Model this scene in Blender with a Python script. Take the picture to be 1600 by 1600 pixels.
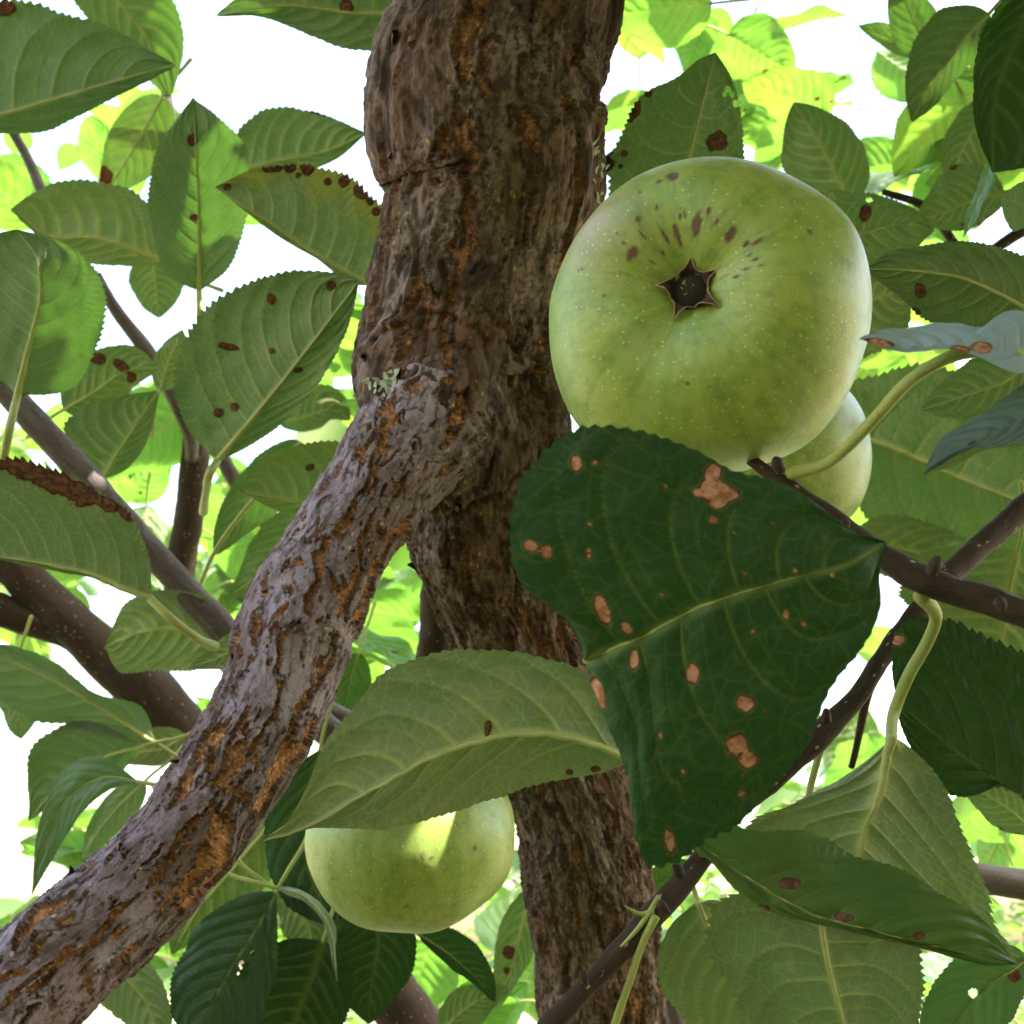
import bpy, math, random
import numpy as np
from mathutils import Vector, Matrix

random.seed(7)
rng = np.random.default_rng(7)
for o in list(bpy.data.objects):
    bpy.data.objects.remove(o)
scene = bpy.context.scene
col = scene.collection
R = math.radians

# ------------------------------------------------------------------ camera
PITCH, CAM_H, HALF = R(23), 1.5, math.tan(R(25))
CAM = np.array([0.0, 0.0, CAM_H])
VR = np.array([1.0, 0, 0])
VU = np.array([0, -math.sin(PITCH), math.cos(PITCH)])
VF = np.array([0, math.cos(PITCH), math.sin(PITCH)])
cd = bpy.data.cameras.new('camera')
cam = bpy.data.objects.new('camera', cd)
col.objects.link(cam)
cam.location = CAM
cam.rotation_euler = (R(90) + PITCH, 0, 0)
cd.sensor_width = 36
cd.lens = 18 / HALF
cd.clip_start, cd.clip_end = 0.01, 3000
cd.dof.use_dof = True
cd.dof.focus_distance = 0.280
cd.dof.aperture_fstop = 30
scene.camera = cam

# ------------------------------------------------------------------ sun, sky, exposure
SUNV = 0.50 * VR + 0.86 * VU + 0.08 * VF          # direction towards the sun
SUNV /= np.linalg.norm(SUNV)
world = bpy.data.worlds.new('World')
scene.world = world
world.use_nodes = True
wn = world.node_tree
sky = wn.nodes.new('ShaderNodeTexSky')
sky.sky_type = 'NISHITA'
sky.sun_disc = False
sky.sun_elevation = math.asin(SUNV[2])
sky.sun_rotation = math.atan2(SUNV[0], SUNV[1])
sky.dust_density = 4.0
sky.air_density = 2.0
sky.ozone_density = 0.0
wn.links.new(sky.outputs[0], wn.nodes['Background'].inputs[0])
wn.nodes['Background'].inputs[1].default_value = 0.15
sl = bpy.data.lights.new('sun', 'SUN')
sl.energy, sl.angle, sl.color = 5.0, R(0.53), (1.0, 0.95, 0.86)
sun = bpy.data.objects.new('sun', sl)
col.objects.link(sun)
sun.location = (0, 0, 30)
sun.rotation_euler = Vector(SUNV).to_track_quat('Z', 'Y').to_euler()
vs = scene.view_settings
vs.view_transform, vs.look, vs.gamma, vs.use_curve_mapping = 'Standard', 'None', 1.0, False
vs.exposure = 2.42
scene.render.engine = 'CYCLES'
cy = scene.cycles
cy.max_bounces, cy.diffuse_bounces, cy.glossy_bounces = 5, 3, 2
cy.transmission_bounces, cy.transparent_max_bounces = 3, 4
cy.use_adaptive_sampling, cy.adaptive_threshold = True, 0.03
cy.use_denoising = True
cy.caustics_reflective = cy.caustics_refractive = False
cy.sample_clamp_indirect = 8

# ------------------------------------------------------------------ helpers: maths
def pt(x, y, d):
    """pixel of the 1600 px photograph and distance along the view axis -> place in the world"""
    x, y, d = (np.asarray(v, float) for v in (x, y, d))
    return (CAM + ((x - 800) / 800 * HALF * d)[..., None] * VR
            + ((800 - y) / 800 * HALF * d)[..., None] * VU + d[..., None] * VF)

def px(P):
    v = P - CAM
    d = v @ VF
    return 800 + (v @ VR) / d / HALF * 800, 800 - (v @ VU) / d / HALF * 800

PERM = np.random.default_rng(3).permutation(256)
GRAD = np.random.default_rng(4).normal(size=(256, 3))
GRAD /= np.linalg.norm(GRAD, axis=1)[:, None]

def noise(P):
    P = np.asarray(P, float)
    sh = P.shape[:-1]
    P = P.reshape(-1, 3)
    I = np.floor(P).astype(np.int64)
    F = P - I
    U = F * F * F * (F * (F * 6 - 15) + 10)
    out = np.zeros(len(P))
    for dx in (0, 1):
        hx = PERM[(I[:, 0] + dx) & 255]
        wx = U[:, 0] if dx else 1 - U[:, 0]
        for dy in (0, 1):
            hy = PERM[(hx + I[:, 1] + dy) & 255]
            wy = wx * (U[:, 1] if dy else 1 - U[:, 1])
            for dz in (0, 1):
                g = GRAD[PERM[(hy + I[:, 2] + dz) & 255]]
                w = wy * (U[:, 2] if dz else 1 - U[:, 2])
                out += w * (g[:, 0] * (F[:, 0] - dx) + g[:, 1] * (F[:, 1] - dy) + g[:, 2] * (F[:, 2] - dz))
    return (out * 1.6).reshape(sh)

def fbm(P, oct=4, gain=0.5):
    a, s, t = 1.0, 0.0, 0.0
    P = np.asarray(P, float)
    for k in range(oct):
        s = s + a * noise(P + 17.3 * k)
        t += a
        a *= gain
        P = P * 2.03
    return s / t * 1.5

def sstep(a, b, x):
    t = np.clip((x - a) / (b - a), 0, 1)
    return t * t * (3 - 2 * t)

def spline(P, n=None, at=None):
    """smooth curve through the rows of P, sampled at n even steps of chord length"""
    P = np.asarray(P, float)
    if len(P) == 2:
        P = np.vstack([P[0], (P[0] + P[1]) / 2, P[1]])
    seg = np.sqrt((np.diff(P[:, :2], axis=0) ** 2).sum(1)) if P.shape[1] == 2 else np.linalg.norm(np.diff(P, axis=0), axis=1)
    u = np.concatenate([[0], np.cumsum(np.maximum(seg, 1e-9))])
    u /= u[-1]
    T = np.gradient(P, u, axis=0)
    x = np.linspace(0, 1, n) if at is None else np.asarray(at)
    k = np.clip(np.searchsorted(u, x, side='right') - 1, 0, len(u) - 2)
    h = u[k + 1] - u[k]
    s = ((x - u[k]) / h)[:, None]
    h = h[:, None]
    return ((2 * s**3 - 3 * s**2 + 1) * P[k] + (s**3 - 2 * s**2 + s) * h * T[k]
            + (-2 * s**3 + 3 * s**2) * P[k + 1] + (s**3 - s**2) * h * T[k + 1])

def unit(v):
    return v / np.maximum(np.linalg.norm(v, axis=-1, keepdims=True), 1e-12)

# ------------------------------------------------------------------ helpers: meshes and objects
def mesh(name, V, Q, mat, attrs=None, vecs=None, smooth=True):
    V = np.asarray(V, np.float32)
    Q = np.asarray(Q, np.int32)
    me = bpy.data.meshes.new(name)
    k = Q.shape[1]
    me.vertices.add(len(V))
    me.vertices.foreach_set('co', V.ravel())
    me.loops.add(Q.size)
    me.loops.foreach_set('vertex_index', Q.ravel())
    me.polygons.add(len(Q))
    me.polygons.foreach_set('loop_start', np.arange(0, Q.size, k, dtype=np.int32))
    me.polygons.foreach_set('use_smooth', np.full(len(Q), smooth))
    me.update(calc_edges=True)
    for a, v in (attrs or {}).items():
        me.attributes.new(a, 'FLOAT', 'POINT').data.foreach_set('value', np.asarray(v, np.float32).ravel())
    for a, v in (vecs or {}).items():
        me.attributes.new(a, 'FLOAT_VECTOR', 'POINT').data.foreach_set('vector', np.asarray(v, np.float32).ravel())
    me.materials.append(mat)
    return me

def link(name, me, parent=None, color=None):
    o = bpy.data.objects.new(name, me)
    col.objects.link(o)
    if parent is not None:
        o.parent = parent
        o.matrix_parent_inverse = Matrix.Translation(-Vector(parent.location)) if parent.parent is None else Matrix.Identity(4)
    if color:
        o.color = (*color, 1.0)
    return o

def grid_quads(n, m, wrap=False, flip=False):
    i, j = np.meshgrid(np.arange(n - 1), np.arange(m if wrap else m - 1), indexing='ij')
    j2 = (j + 1) % m
    q = np.stack([i * m + j, i * m + j2, (i + 1) * m + j2, (i + 1) * m + j], -1).reshape(-1, 4)
    return q[:, ::-1] if flip else q

def tag(o, label=None, cat=None, group=None, kind=None):
    for k, v in (('label', label), ('category', cat), ('group', group), ('kind', kind)):
        if v:
            o[k] = v
    return o

def frames(C):
    T = unit(np.gradient(C, axis=0))
    N = np.zeros_like(T)
    a = np.array([1.0, 0, 0]) if abs(T[0, 0]) < .8 else np.array([0, 1.0, 0])
    n = a - T[0] * (a @ T[0])
    for i in range(len(T)):
        n = n - T[i] * (n @ T[i])
        n = n / np.linalg.norm(n)
        N[i] = n
    return T, N, np.cross(T, N)

def tube(C, r, sides, wob=0.0, wf=60.0):
    """plain tapered stalk, closed at both ends"""
    T, N, B = frames(C)
    th = np.linspace(0, 2 * np.pi, sides, endpoint=False)
    O = N[:, None] * np.cos(th)[None, :, None] + B[:, None] * np.sin(th)[None, :, None]
    rr = np.asarray(r)[:, None] * np.ones(sides)
    if wob:
        rr = rr * (1 + wob * fbm((C[:, None] + O * rr[..., None]) * wf, 3))
    V = C[:, None] + O * rr[..., None]
    s = np.concatenate([[0], np.cumsum(np.linalg.norm(np.diff(C, axis=0), axis=1))])
    bc = np.stack([s[:, None] * np.ones(sides), rr.mean() * np.cos(th) * np.ones_like(rr), rr.mean() * np.sin(th) * np.ones_like(rr)], -1)
    n = len(C)
    Vf = np.vstack([V.reshape(-1, 3), C[:1] - T[:1] * r[0] * .3, C[-1:] + T[-1:] * r[-1] * .6])
    bf = np.vstack([bc.reshape(-1, 3), bc[:1, 0], bc[-1:, 0]])
    Q = grid_quads(n, sides, True)
    j = np.arange(sides)
    j2 = (j + 1) % sides
    a, b = n * sides, n * sides + 1
    cap = np.vstack([np.stack([np.full(sides, a), j2, j, np.full(sides, a)], -1)[:, :3].repeat(1, 0)[:, [0, 1, 2, 2]],
                     np.stack([np.full(sides, b), (n - 1) * sides + j, (n - 1) * sides + j2], -1)[:, [0, 1, 2, 2]]])
    return Vf, Q, cap[:, :3], bf

def tube_mesh(name, C, r, sides, mat, wob=0.0, wf=60.0):
    V, Q, tri, bc = tube(C, r, sides, wob, wf)
    me = bpy.data.meshes.new(name)
    me.from_pydata([tuple(v) for v in V], [], [tuple(q) for q in Q.tolist()] + [tuple(t) for t in tri.tolist()])
    me.polygons.foreach_set('use_smooth', np.full(len(me.polygons), True))
    me.attributes.new('bc', 'FLOAT_VECTOR', 'POINT').data.foreach_set('vector', bc.astype(np.float32).ravel())
    me.materials.append(mat)
    return me

# ------------------------------------------------------------------ helpers: materials
class Mat:
    def __init__(s, name):
        s.m = bpy.data.materials.new(name)
        s.m.use_nodes = True
        s.nt = s.m.node_tree
        s.b = s.nt.nodes['Principled BSDF']
        s.out = s.nt.nodes['Material Output']
    def n(s, t, **k):
        x = s.nt.nodes.new(t)
        for a, v in k.items():
            setattr(x, a, v)
        return x
    def l(s, a, b):
        s.nt.links.new(a, b)
    def put(s, sock, v):
        if isinstance(v, bpy.types.NodeSocket):
            s.l(v, sock)
        elif isinstance(v, (tuple, list)):
            sock.default_value = (*v, 1.0) if (len(v) == 3 and sock.type == 'RGBA') else v
        else:
            sock.default_value = v
    def math(s, op, a, b=0.0, c=0.0, clamp=False):
        x = s.n('ShaderNodeMath', operation=op, use_clamp=clamp)
        for i, v in enumerate((a, b, c)):
            s.put(x.inputs[i], v)
        return x.outputs[0]
    def mix(s, f, a, b, blend='MIX'):
        x = s.n('ShaderNodeMix', data_type='RGBA', blend_type=blend)
        s.put(x.inputs[0], f); s.put(x.inputs[6], a); s.put(x.inputs[7], b)
        return x.outputs[2]
    def ramp(s, v, lo, hi, a=0.0, b=1.0):
        x = s.n('ShaderNodeMapRange', interpolation_type='SMOOTHSTEP')
        for i, q in enumerate((v, lo, hi, a, b)):
            s.put(x.inputs[i], q)
        return x.outputs[0]
    def attr(s, name, vec=False):
        x = s.n('ShaderNodeAttribute', attribute_name=name)
        return x.outputs['Vector' if vec else 'Fac']
    def scale(s, v, k):
        x = s.n('ShaderNodeMapping')
        s.l(v, x.inputs[0])
        x.inputs['Scale'].default_value = k if isinstance(k, tuple) else (k, k, k)
        return x.outputs[0]
    def noise(s, v, sc, det=4.0, rough=0.55):
        x = s.n('ShaderNodeTexNoise')
        if v is not None:
            s.l(v, x.inputs['Vector'])
        x.inputs['Scale'].default_value = sc
        x.inputs['Detail'].default_value = det
        x.inputs['Roughness'].default_value = rough
        return x.outputs['Fac']
    def vor(s, v, sc, feature='F1', rand=1.0):
        x = s.n('ShaderNodeTexVoronoi', feature=feature)
        s.l(v, x.inputs['Vector'])
        x.inputs['Scale'].default_value = sc
        x.inputs['Randomness'].default_value = rand
        return x
    def bump(s, h, dist, strength=1.0):
        x = s.n('ShaderNodeBump')
        s.l(h, x.inputs['Height'])
        x.inputs['Distance'].default_value = dist
        x.inputs['Strength'].default_value = strength
        s.l(x.outputs[0], s.b.inputs['Normal'])
        return x.outputs[0]

def leaf_material(name, top_a, top_b, top_rough, under_a, under_b, translucency, spot_a, spot_b, far=False):
    M = Mat(name)
    vein, spot, yel, uv = M.attr('vein'), M.attr('spot'), M.attr('yel'), M.attr('luv', True)
    info = M.n('ShaderNodeObjectInfo')
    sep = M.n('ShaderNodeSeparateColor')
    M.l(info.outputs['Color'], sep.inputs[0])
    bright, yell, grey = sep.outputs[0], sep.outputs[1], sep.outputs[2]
    geo = M.n('ShaderNodeNewGeometry')
    back = geo.outputs['Backfacing']
    # fine network of veinlets in the leaf's own coordinates
    warp = M.n('ShaderNodeVectorMath', operation='ADD')
    wn_ = M.n('ShaderNodeTexNoise')
    M.l(uv, wn_.inputs['Vector'])
    wn_.inputs['Scale'].default_value = 160
    sc_ = M.n('ShaderNodeVectorMath', operation='SCALE')
    M.l(wn_.outputs['Color'], sc_.inputs[0])
    sc_.inputs['Scale'].default_value = 0.004
    M.l(uv, warp.inputs[0]); M.l(sc_.outputs[0], warp.inputs[1])
    w = warp.outputs[0]
    if far:
        net, fine, mott = 0.1, 0.5, M.ramp(M.noise(uv, 55, 1, 0.6), 0.35, 0.68)
    else:
        v1 = M.vor(w, 190, 'DISTANCE_TO_EDGE').outputs['Distance']
        v2 = M.vor(w, 560, 'DISTANCE_TO_EDGE').outputs['Distance']
        net1 = M.ramp(v1, 0.0, 0.075, 1, 0)
        net2 = M.ramp(v2, 0.0, 0.13, 1, 0)
        net = M.math('MAXIMUM', M.math('MULTIPLY', net1, 0.55), M.math('MULTIPLY', net2, 0.25))
        mott = M.ramp(M.noise(uv, 55, 4, 0.6), 0.35, 0.68)
        fine = M.noise(uv, 1500, 1, 0.5)
    top = M.mix(mott, top_a, top_b)
    top = M.mix(M.math('MULTIPLY', net, 0.50), top, (0.075, 0.115, 0.032))
    top = M.mix(M.math('MULTIPLY', M.math('POWER', vein, 1.4), 0.7), top, (0.15, 0.19, 0.055))
    if not far:
        dust = M.ramp(M.vor(uv, 420).outputs['Distance'], 0.03, 0.09, 0.35, 0)
        top = M.mix(dust, top, (0.20, 0.26, 0.16))
    und = M.mix(mott, under_a, under_b)
    und = M.mix(M.ramp(fine, 0.35, 0.7, 0, 0.35), und, (0.20, 0.24, 0.13))
    und = M.mix(M.math('MULTIPLY', net, 0.78), und, (0.34, 0.37, 0.18))
    und = M.mix(M.math('MULTIPLY', vein, 0.88), und, (0.46, 0.48, 0.21))
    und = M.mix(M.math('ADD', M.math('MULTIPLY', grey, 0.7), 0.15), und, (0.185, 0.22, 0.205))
    top = M.mix(M.math('MULTIPLY', grey, 0.85), top, (0.135, 0.165, 0.185))  # sky reflection painted into the top side as a bluish tone
    base = M.mix(back, top, und)
    bm = M.n('ShaderNodeVectorMath', operation='SCALE')
    M.l(base, bm.inputs[0]); M.l(bright, bm.inputs['Scale'])
    base = bm.outputs[0]
    yy = M.math('MAXIMUM', yel, M.math('MULTIPLY', yell, M.ramp(M.noise(uv, 30, 3), 0.3, 0.75)))
    base = M.mix(M.math('MULTIPLY', yy, 0.75), base, (0.30, 0.30, 0.045))
    scol = M.mix(M.ramp(M.noise(uv, 620, 4, 0.65), 0.38, 0.62), spot_a, spot_b)
    base = M.mix(M.ramp(spot, 0.08, 0.34, 0, 0.45), base, (0.16, 0.15, 0.03))
    base = M.mix(M.ramp(spot, 0.34, 0.50), base, (0.045, 0.018, 0.012))
    base = M.mix(M.ramp(spot, 0.54, 0.74), base, scol)
    M.l(base, M.b.inputs['Base Color'])
    rg = M.math('ADD', M.math('MULTIPLY', back, 0.66 - top_rough), top_rough)
    rg = M.math('ADD', rg, M.math('MULTIPLY', spot, 0.25), clamp=True)
    rg = M.math('ADD', rg, M.math('MULTIPLY', M.math('SUBTRACT', mott, 0.5), 0.12), clamp=True)
    M.l(rg, M.b.inputs['Roughness'])
    M.b.inputs['Specular IOR Level'].default_value = 0.12 if translucency < .05 else 0.22
    if not far:
        M.bump(M.noise(uv, 420, 2, 0.65), 0.0003, 0.8)
    tr = M.n('ShaderNodeBsdfTranslucent')
    tc = M.mix(M.math('MULTIPLY', mott, 0.5), (0.27, 0.66, 0.060), (0.17, 0.50, 0.035))
    tc = M.mix(M.math('MULTIPLY', M.math('MAXIMUM', vein, net), 0.45), tc, (0.30, 0.40, 0.06))
    tc = M.mix(yy, tc, (0.62, 0.60, 0.05))
    tc = M.mix(M.ramp(spot, 0.2, 0.5), tc, (0.12, 0.03, 0.012))
    M.l(tc, tr.inputs['Color'])
    ms = M.n('ShaderNodeMixShader')
    ms.inputs[0].default_value = translucency
    M.l(M.b.outputs[0], ms.inputs[1]); M.l(tr.outputs[0], ms.inputs[2])
    M.l(ms.outputs[0], M.out.inputs['Surface'])
    return M.m

LEAF = leaf_material('apple_leaf', (0.030, 0.070, 0.022), (0.048, 0.098, 0.028), 0.42,
                     (0.112, 0.134, 0.112), (0.152, 0.172, 0.148), 0.08, (0.17, 0.080, 0.048), (0.065, 0.028, 0.020))
SHADE_CROWN = leaf_material('shade_crown_leaf', (0.030, 0.070, 0.022), (0.048, 0.098, 0.028), 0.42,
                      (0.078, 0.102, 0.060), (0.106, 0.130, 0.080), 0.12, (0.13, 0.055, 0.030), (0.060, 0.026, 0.018), far=True)  # low translucency keeps the added unseen leaf mass dark
FOLIAGE = leaf_material('far_side_leaf', (0.030, 0.070, 0.022), (0.048, 0.098, 0.028), 0.42,
                      (0.078, 0.102, 0.060), (0.106, 0.130, 0.080), 0.26, (0.13, 0.055, 0.030), (0.060, 0.026, 0.018), far=True)
LEAF_FAR = leaf_material('sunlit_leaf', (0.030, 0.070, 0.022), (0.048, 0.098, 0.028), 0.42,
                         (0.078, 0.102, 0.060), (0.106, 0.130, 0.080), 0.27, (0.13, 0.055, 0.030), (0.060, 0.026, 0.018))
LEAF_DARK = leaf_material('mature_leaf', (0.0065, 0.025, 0.0115), (0.0100, 0.034, 0.0140), 0.50,
                          (0.085, 0.12, 0.055), (0.12, 0.16, 0.075), 0.035, (0.54, 0.275, 0.19), (0.30, 0.115, 0.06))

def stalk_material(name, a, b, dark):
    M = Mat(name)
    bc = M.attr('bc', True)
    c = M.mix(M.ramp(M.noise(M.scale(bc, (1, 3, 3)), 120, 4), 0.3, 0.7), a, b)
    c = M.mix(M.ramp(M.noise(bc, 1400, 2), 0.60, 0.72, 0, 0.6), c, dark)
    M.l(c, M.b.inputs['Base Color'])
    M.b.inputs['Roughness'].default_value = 0.6
    M.bump(M.noise(M.scale(bc, (1, 4, 4)), 900, 3), 0.0003, 0.7)
    return M.m

PETIOLE = stalk_material('petiole', (0.26, 0.32, 0.065), (0.36, 0.36, 0.10), (0.14, 0.15, 0.05))
MIDRIB = stalk_material('midrib', (0.33, 0.37, 0.12), (0.42, 0.43, 0.17), (0.25, 0.27, 0.10))

def twig_material(name, a, b, lent, wax):
    M = Mat(name)
    bc = M.attr('bc', True)
    c = M.mix(M.ramp(M.noise(M.scale(bc, (1, 4, 4)), 140, 5, 0.65), 0.3, 0.72), a, b)
    c = M.mix(M.ramp(M.noise(M.scale(bc, (1, 3, 3)), 45, 4), 0.52, 0.72, 0, 0.55), c, wax)
    vo = M.vor(M.scale(bc, (0.75, 1.25, 1.25)), 290)
    dot = M.ramp(vo.outputs['Distance'], 0.07, 0.17, 1, 0)
    c = M.mix(M.math('MULTIPLY', dot, 0.85), c, lent)
    M.l(c, M.b.inputs['Base Color'])
    M.b.inputs['Roughness'].default_value = 0.62
    M.b.inputs['Specular IOR Level'].default_value = 0.16
    h = M.math('ADD', M.noise(M.scale(bc, (1, 3.2, 3.2)), 420, 5, 0.65), M.math('MULTIPLY', dot, 0.7))
    M.bump(h, 0.0006, 0.8)
    return M.m

TWIG = twig_material('twig_bark', (0.030, 0.017, 0.010), (0.058, 0.035, 0.022), (0.42, 0.31, 0.22), (0.070, 0.046, 0.034))
LIMB = twig_material('limb_bark', (0.085, 0.062, 0.056), (0.14, 0.110, 0.105), (0.26, 0.20, 0.17), (0.19, 0.165, 0.175))

def bark_material(name, skin_a, skin_b, skin_c, inner_a, inner_b, inner_hi, moss):
    M = Mat(name)
    bc, expo, crack = M.attr('bc', True), M.attr('expo'), M.attr('crack')
    n1 = M.ramp(M.noise(bc, 90, 6, 0.62), 0.34, 0.66)
    n2 = M.ramp(M.noise(M.scale(bc, (0.7, 1.6, 1.6)), 34, 4), 0.42, 0.66)
    n3 = M.noise(bc, 900, 4, 0.6)
    skin = M.mix(n1, skin_a, skin_b)
    skin = M.mix(M.math('MULTIPLY', n2, 0.9), skin, skin_c)
    skin = M.mix(M.ramp(M.noise(bc, 48, 5), 0.50, 0.70, 0, 0.75), skin, moss)
    skin = M.mix(M.ramp(n3, 0.56, 0.74, 0, 0.75), skin, (0.035, 0.025, 0.022))
    skin = M.mix(M.ramp(M.noise(M.scale(bc, (0.6, 1.3, 1.3)), 250, 5, 0.7), 0.48, 0.62, 0, 0.8), skin, M.mix(0.5, skin_b, (0.05, 0.035, 0.03)))
    fleck = M.ramp(M.vor(M.scale(bc, (0.8, 1.2, 1.2)), 330).outputs['Distance'], 0.10, 0.25, 1, 0)
    fm = M.ramp(M.noise(bc, 70, 3), 0.46, 0.62)
    skin = M.mix(M.math('MULTIPLY', M.math('MULTIPLY', fleck, fm), 0.85), skin, inner_hi)
    bead = M.noise(M.scale(bc, (1.6, 1.0, 1.0)), 620, 3, 0.6)
    inner = M.mix(M.ramp(M.noise(bc, 130, 5, 0.6), 0.32, 0.68), inner_a, inner_b)
    inner = M.mix(M.ramp(bead, 0.53, 0.70, 0, 0.85), inner, inner_hi)
    inner = M.mix(M.ramp(bead, 0.30, 0.45, 0.75, 0), inner, (0.05, 0.022, 0.012))
    c = M.mix(expo, skin, inner)
    c = M.mix(M.math('MULTIPLY', crack, 0.88), c, (0.028, 0.016, 0.012))
    M.l(c, M.b.inputs['Base Color'])
    M.b.inputs['Roughness'].default_value = 0.78
    M.b.inputs['Specular IOR Level'].default_value = 0.14
    h = M.math('ADD', M.math('MULTIPLY', n3, 0.8), M.math('MULTIPLY', M.noise(bc, 2300, 3, 0.6), 0.35))
    h = M.math('ADD', h, M.math('MULTIPLY', M.math('MULTIPLY', bead, expo), 1.4))
    M.bump(h, 0.0008, 0.9)
    return M.m

BARK_BRANCH = bark_material('branch_bark', (0.275, 0.205, 0.250), (0.150, 0.098, 0.104), (0.37, 0.300, 0.375),
                            (0.44, 0.195, 0.090), (0.21, 0.084, 0.042), (0.66, 0.40, 0.22), (0.115, 0.080, 0.060))
BARK_TRUNK = bark_material('trunk_bark', (0.215, 0.126, 0.092), (0.100, 0.056, 0.042), (0.28, 0.205, 0.195),
                           (0.34, 0.155, 0.072), (0.16, 0.066, 0.034), (0.52, 0.30, 0.150), (0.125, 0.095, 0.050))

def plain(name, c, rough=0.7, var=None, sc=300):
    M = Mat(name)
    if var:
        tc = M.n('ShaderNodeTexCoord')
        M.l(M.mix(M.ramp(M.noise(tc.outputs['Object'], sc, 4), 0.3, 0.7), c, var), M.b.inputs['Base Color'])
    else:
        M.b.inputs['Base Color'].default_value = (*c, 1)
    M.b.inputs['Roughness'].default_value = rough
    return M.m

LICHEN = plain('lichen', (0.42, 0.46, 0.34), 0.9, (0.30, 0.33, 0.24), 500)
SEPAL = plain('dried_sepal', (0.075, 0.036, 0.018), 0.9, (0.025, 0.013, 0.008), 700)
FUZZ = plain('sepal_fuzz', (0.38, 0.27, 0.16), 0.95, (0.36, 0.22, 0.12), 900)
HOLE_DARK = plain('calyx_shade_disc', (0.02, 0.013, 0.008), 0.95)  # near-black colour for the shade inside the calyx hollow

def apple_material(name, a, b, c, blush):
    M = Mat(name)
    tc = M.n('ShaderNodeTexCoord').outputs['Object']
    rus, bl, stk = M.attr('russet'), M.attr('blush'), M.attr('streak')
    n1 = M.ramp(M.noise(tc, 45, 4, 0.55), 0.35, 0.68)
    n2 = M.ramp(M.noise(tc, 300, 4, 0.6), 0.42, 0.72)
    cc = M.mix(n1, a, b)
    cc = M.mix(M.math('MULTIPLY', n2, 0.55), cc, c)
    cc = M.mix(M.ramp(stk, 0.05, 0.6, 0, 0.36), cc, (0.34, 0.40, 0.12))
    cc = M.mix(M.ramp(stk, -0.6, -0.05, 0.34, 0), cc, c)
    cc = M.mix(bl, cc, blush)
    v = M.vor(tc, 760)
    r = M.n('ShaderNodeSeparateColor')
    M.l(v.outputs['Color'], r.inputs[0])
    size = M.ramp(r.outputs[0], 0.05, 1.0, 0.07, 0.27)
    dot = M.ramp(M.math('DIVIDE', v.outputs['Distance'], size), 0.5, 1.0, 1, 0)
    cc = M.mix(M.math('MULTIPLY', dot, 0.62), cc, (0.60, 0.68, 0.36))
    sp = M.vor(tc, 150)
    r2 = M.n('ShaderNodeSeparateColor')
    M.l(sp.outputs['Color'], r2.inputs[0])
    sp_d = M.math('MULTIPLY', M.ramp(sp.outputs['Distance'], 0.05, 0.085, 1, 0), M.ramp(r2.outputs[1], 0.80, 0.82))
    cc = M.mix(M.math('MULTIPLY', sp_d, 0.8), cc, (0.07, 0.05, 0.03))
    sc1 = M.math('MULTIPLY', M.ramp(M.noise(tc, 1100, 3, 0.7), 0.55, 0.7), M.ramp(M.noise(tc, 60, 3), 0.45, 0.65))
    cc = M.mix(M.math('MULTIPLY', sc1, 0.5), cc, (0.10, 0.13, 0.03))
    rc = M.mix(M.ramp(M.noise(tc, 800, 3), 0.35, 0.65), (0.16, 0.075, 0.04), (0.095, 0.05, 0.035))
    cc = M.mix(rus, cc, rc)
    M.l(cc, M.b.inputs['Base Color'])
    M.l(M.math('ADD', M.math('MULTIPLY', rus, 0.35), 0.40), M.b.inputs['Roughness'])
    M.b.inputs['Specular IOR Level'].default_value = 0.5
    M.b.inputs['Sheen Weight'].default_value = 0.03
    M.b.inputs['Sheen Roughness'].default_value = 0.5
    M.bump(M.math('ADD', M.noise(tc, 700, 3), M.math('MULTIPLY', dot, 0.3)), 0.00012, 0.6)
    return M.m

APPLE = apple_material('green_apple_skin', (0.25, 0.345, 0.062), (0.325, 0.375, 0.068), (0.125, 0.21, 0.030), (0.40, 0.27, 0.17))

# ------------------------------------------------------------------ ground and far land
def ground_material():
    M = Mat('dry_grass_ground')
    tc = M.n('ShaderNodeTexCoord').outputs['Object']
    ln = M.n('ShaderNodeVectorMath', operation='LENGTH')
    M.l(tc, ln.inputs[0])
    far = M.ramp(M.math('ADD', ln.outputs['Value'], M.math('MULTIPLY', M.noise(tc, 0.6, 4), 5.0)), 6.0, 11.0)
    c = M.mix(M.ramp(M.noise(tc, 0.7, 6, 0.65), 0.35, 0.65), (0.15, 0.13, 0.07), (0.075, 0.085, 0.035))
    c = M.mix(M.ramp(M.noise(tc, 14, 5, 0.7), 0.4, 0.7, 0, 0.6), c, (0.21, 0.18, 0.11))
    shade_grass = M.mix(M.ramp(M.noise(tc, 3, 5, 0.7), 0.35, 0.7), (0.035, 0.052, 0.016), (0.085, 0.080, 0.035))  # grass near the trees painted darker, in place of shade and to cut bounce
    c = M.mix(far, shade_grass, M.mix(0.45, c, (0.36, 0.30, 0.19)))
    M.l(c, M.b.inputs['Base Color'])
    M.b.inputs['Roughness'].default_value = 0.95
    M.bump(M.noise(tc, 9, 6, 0.7), 0.08, 0.8)
    return M.m

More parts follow.
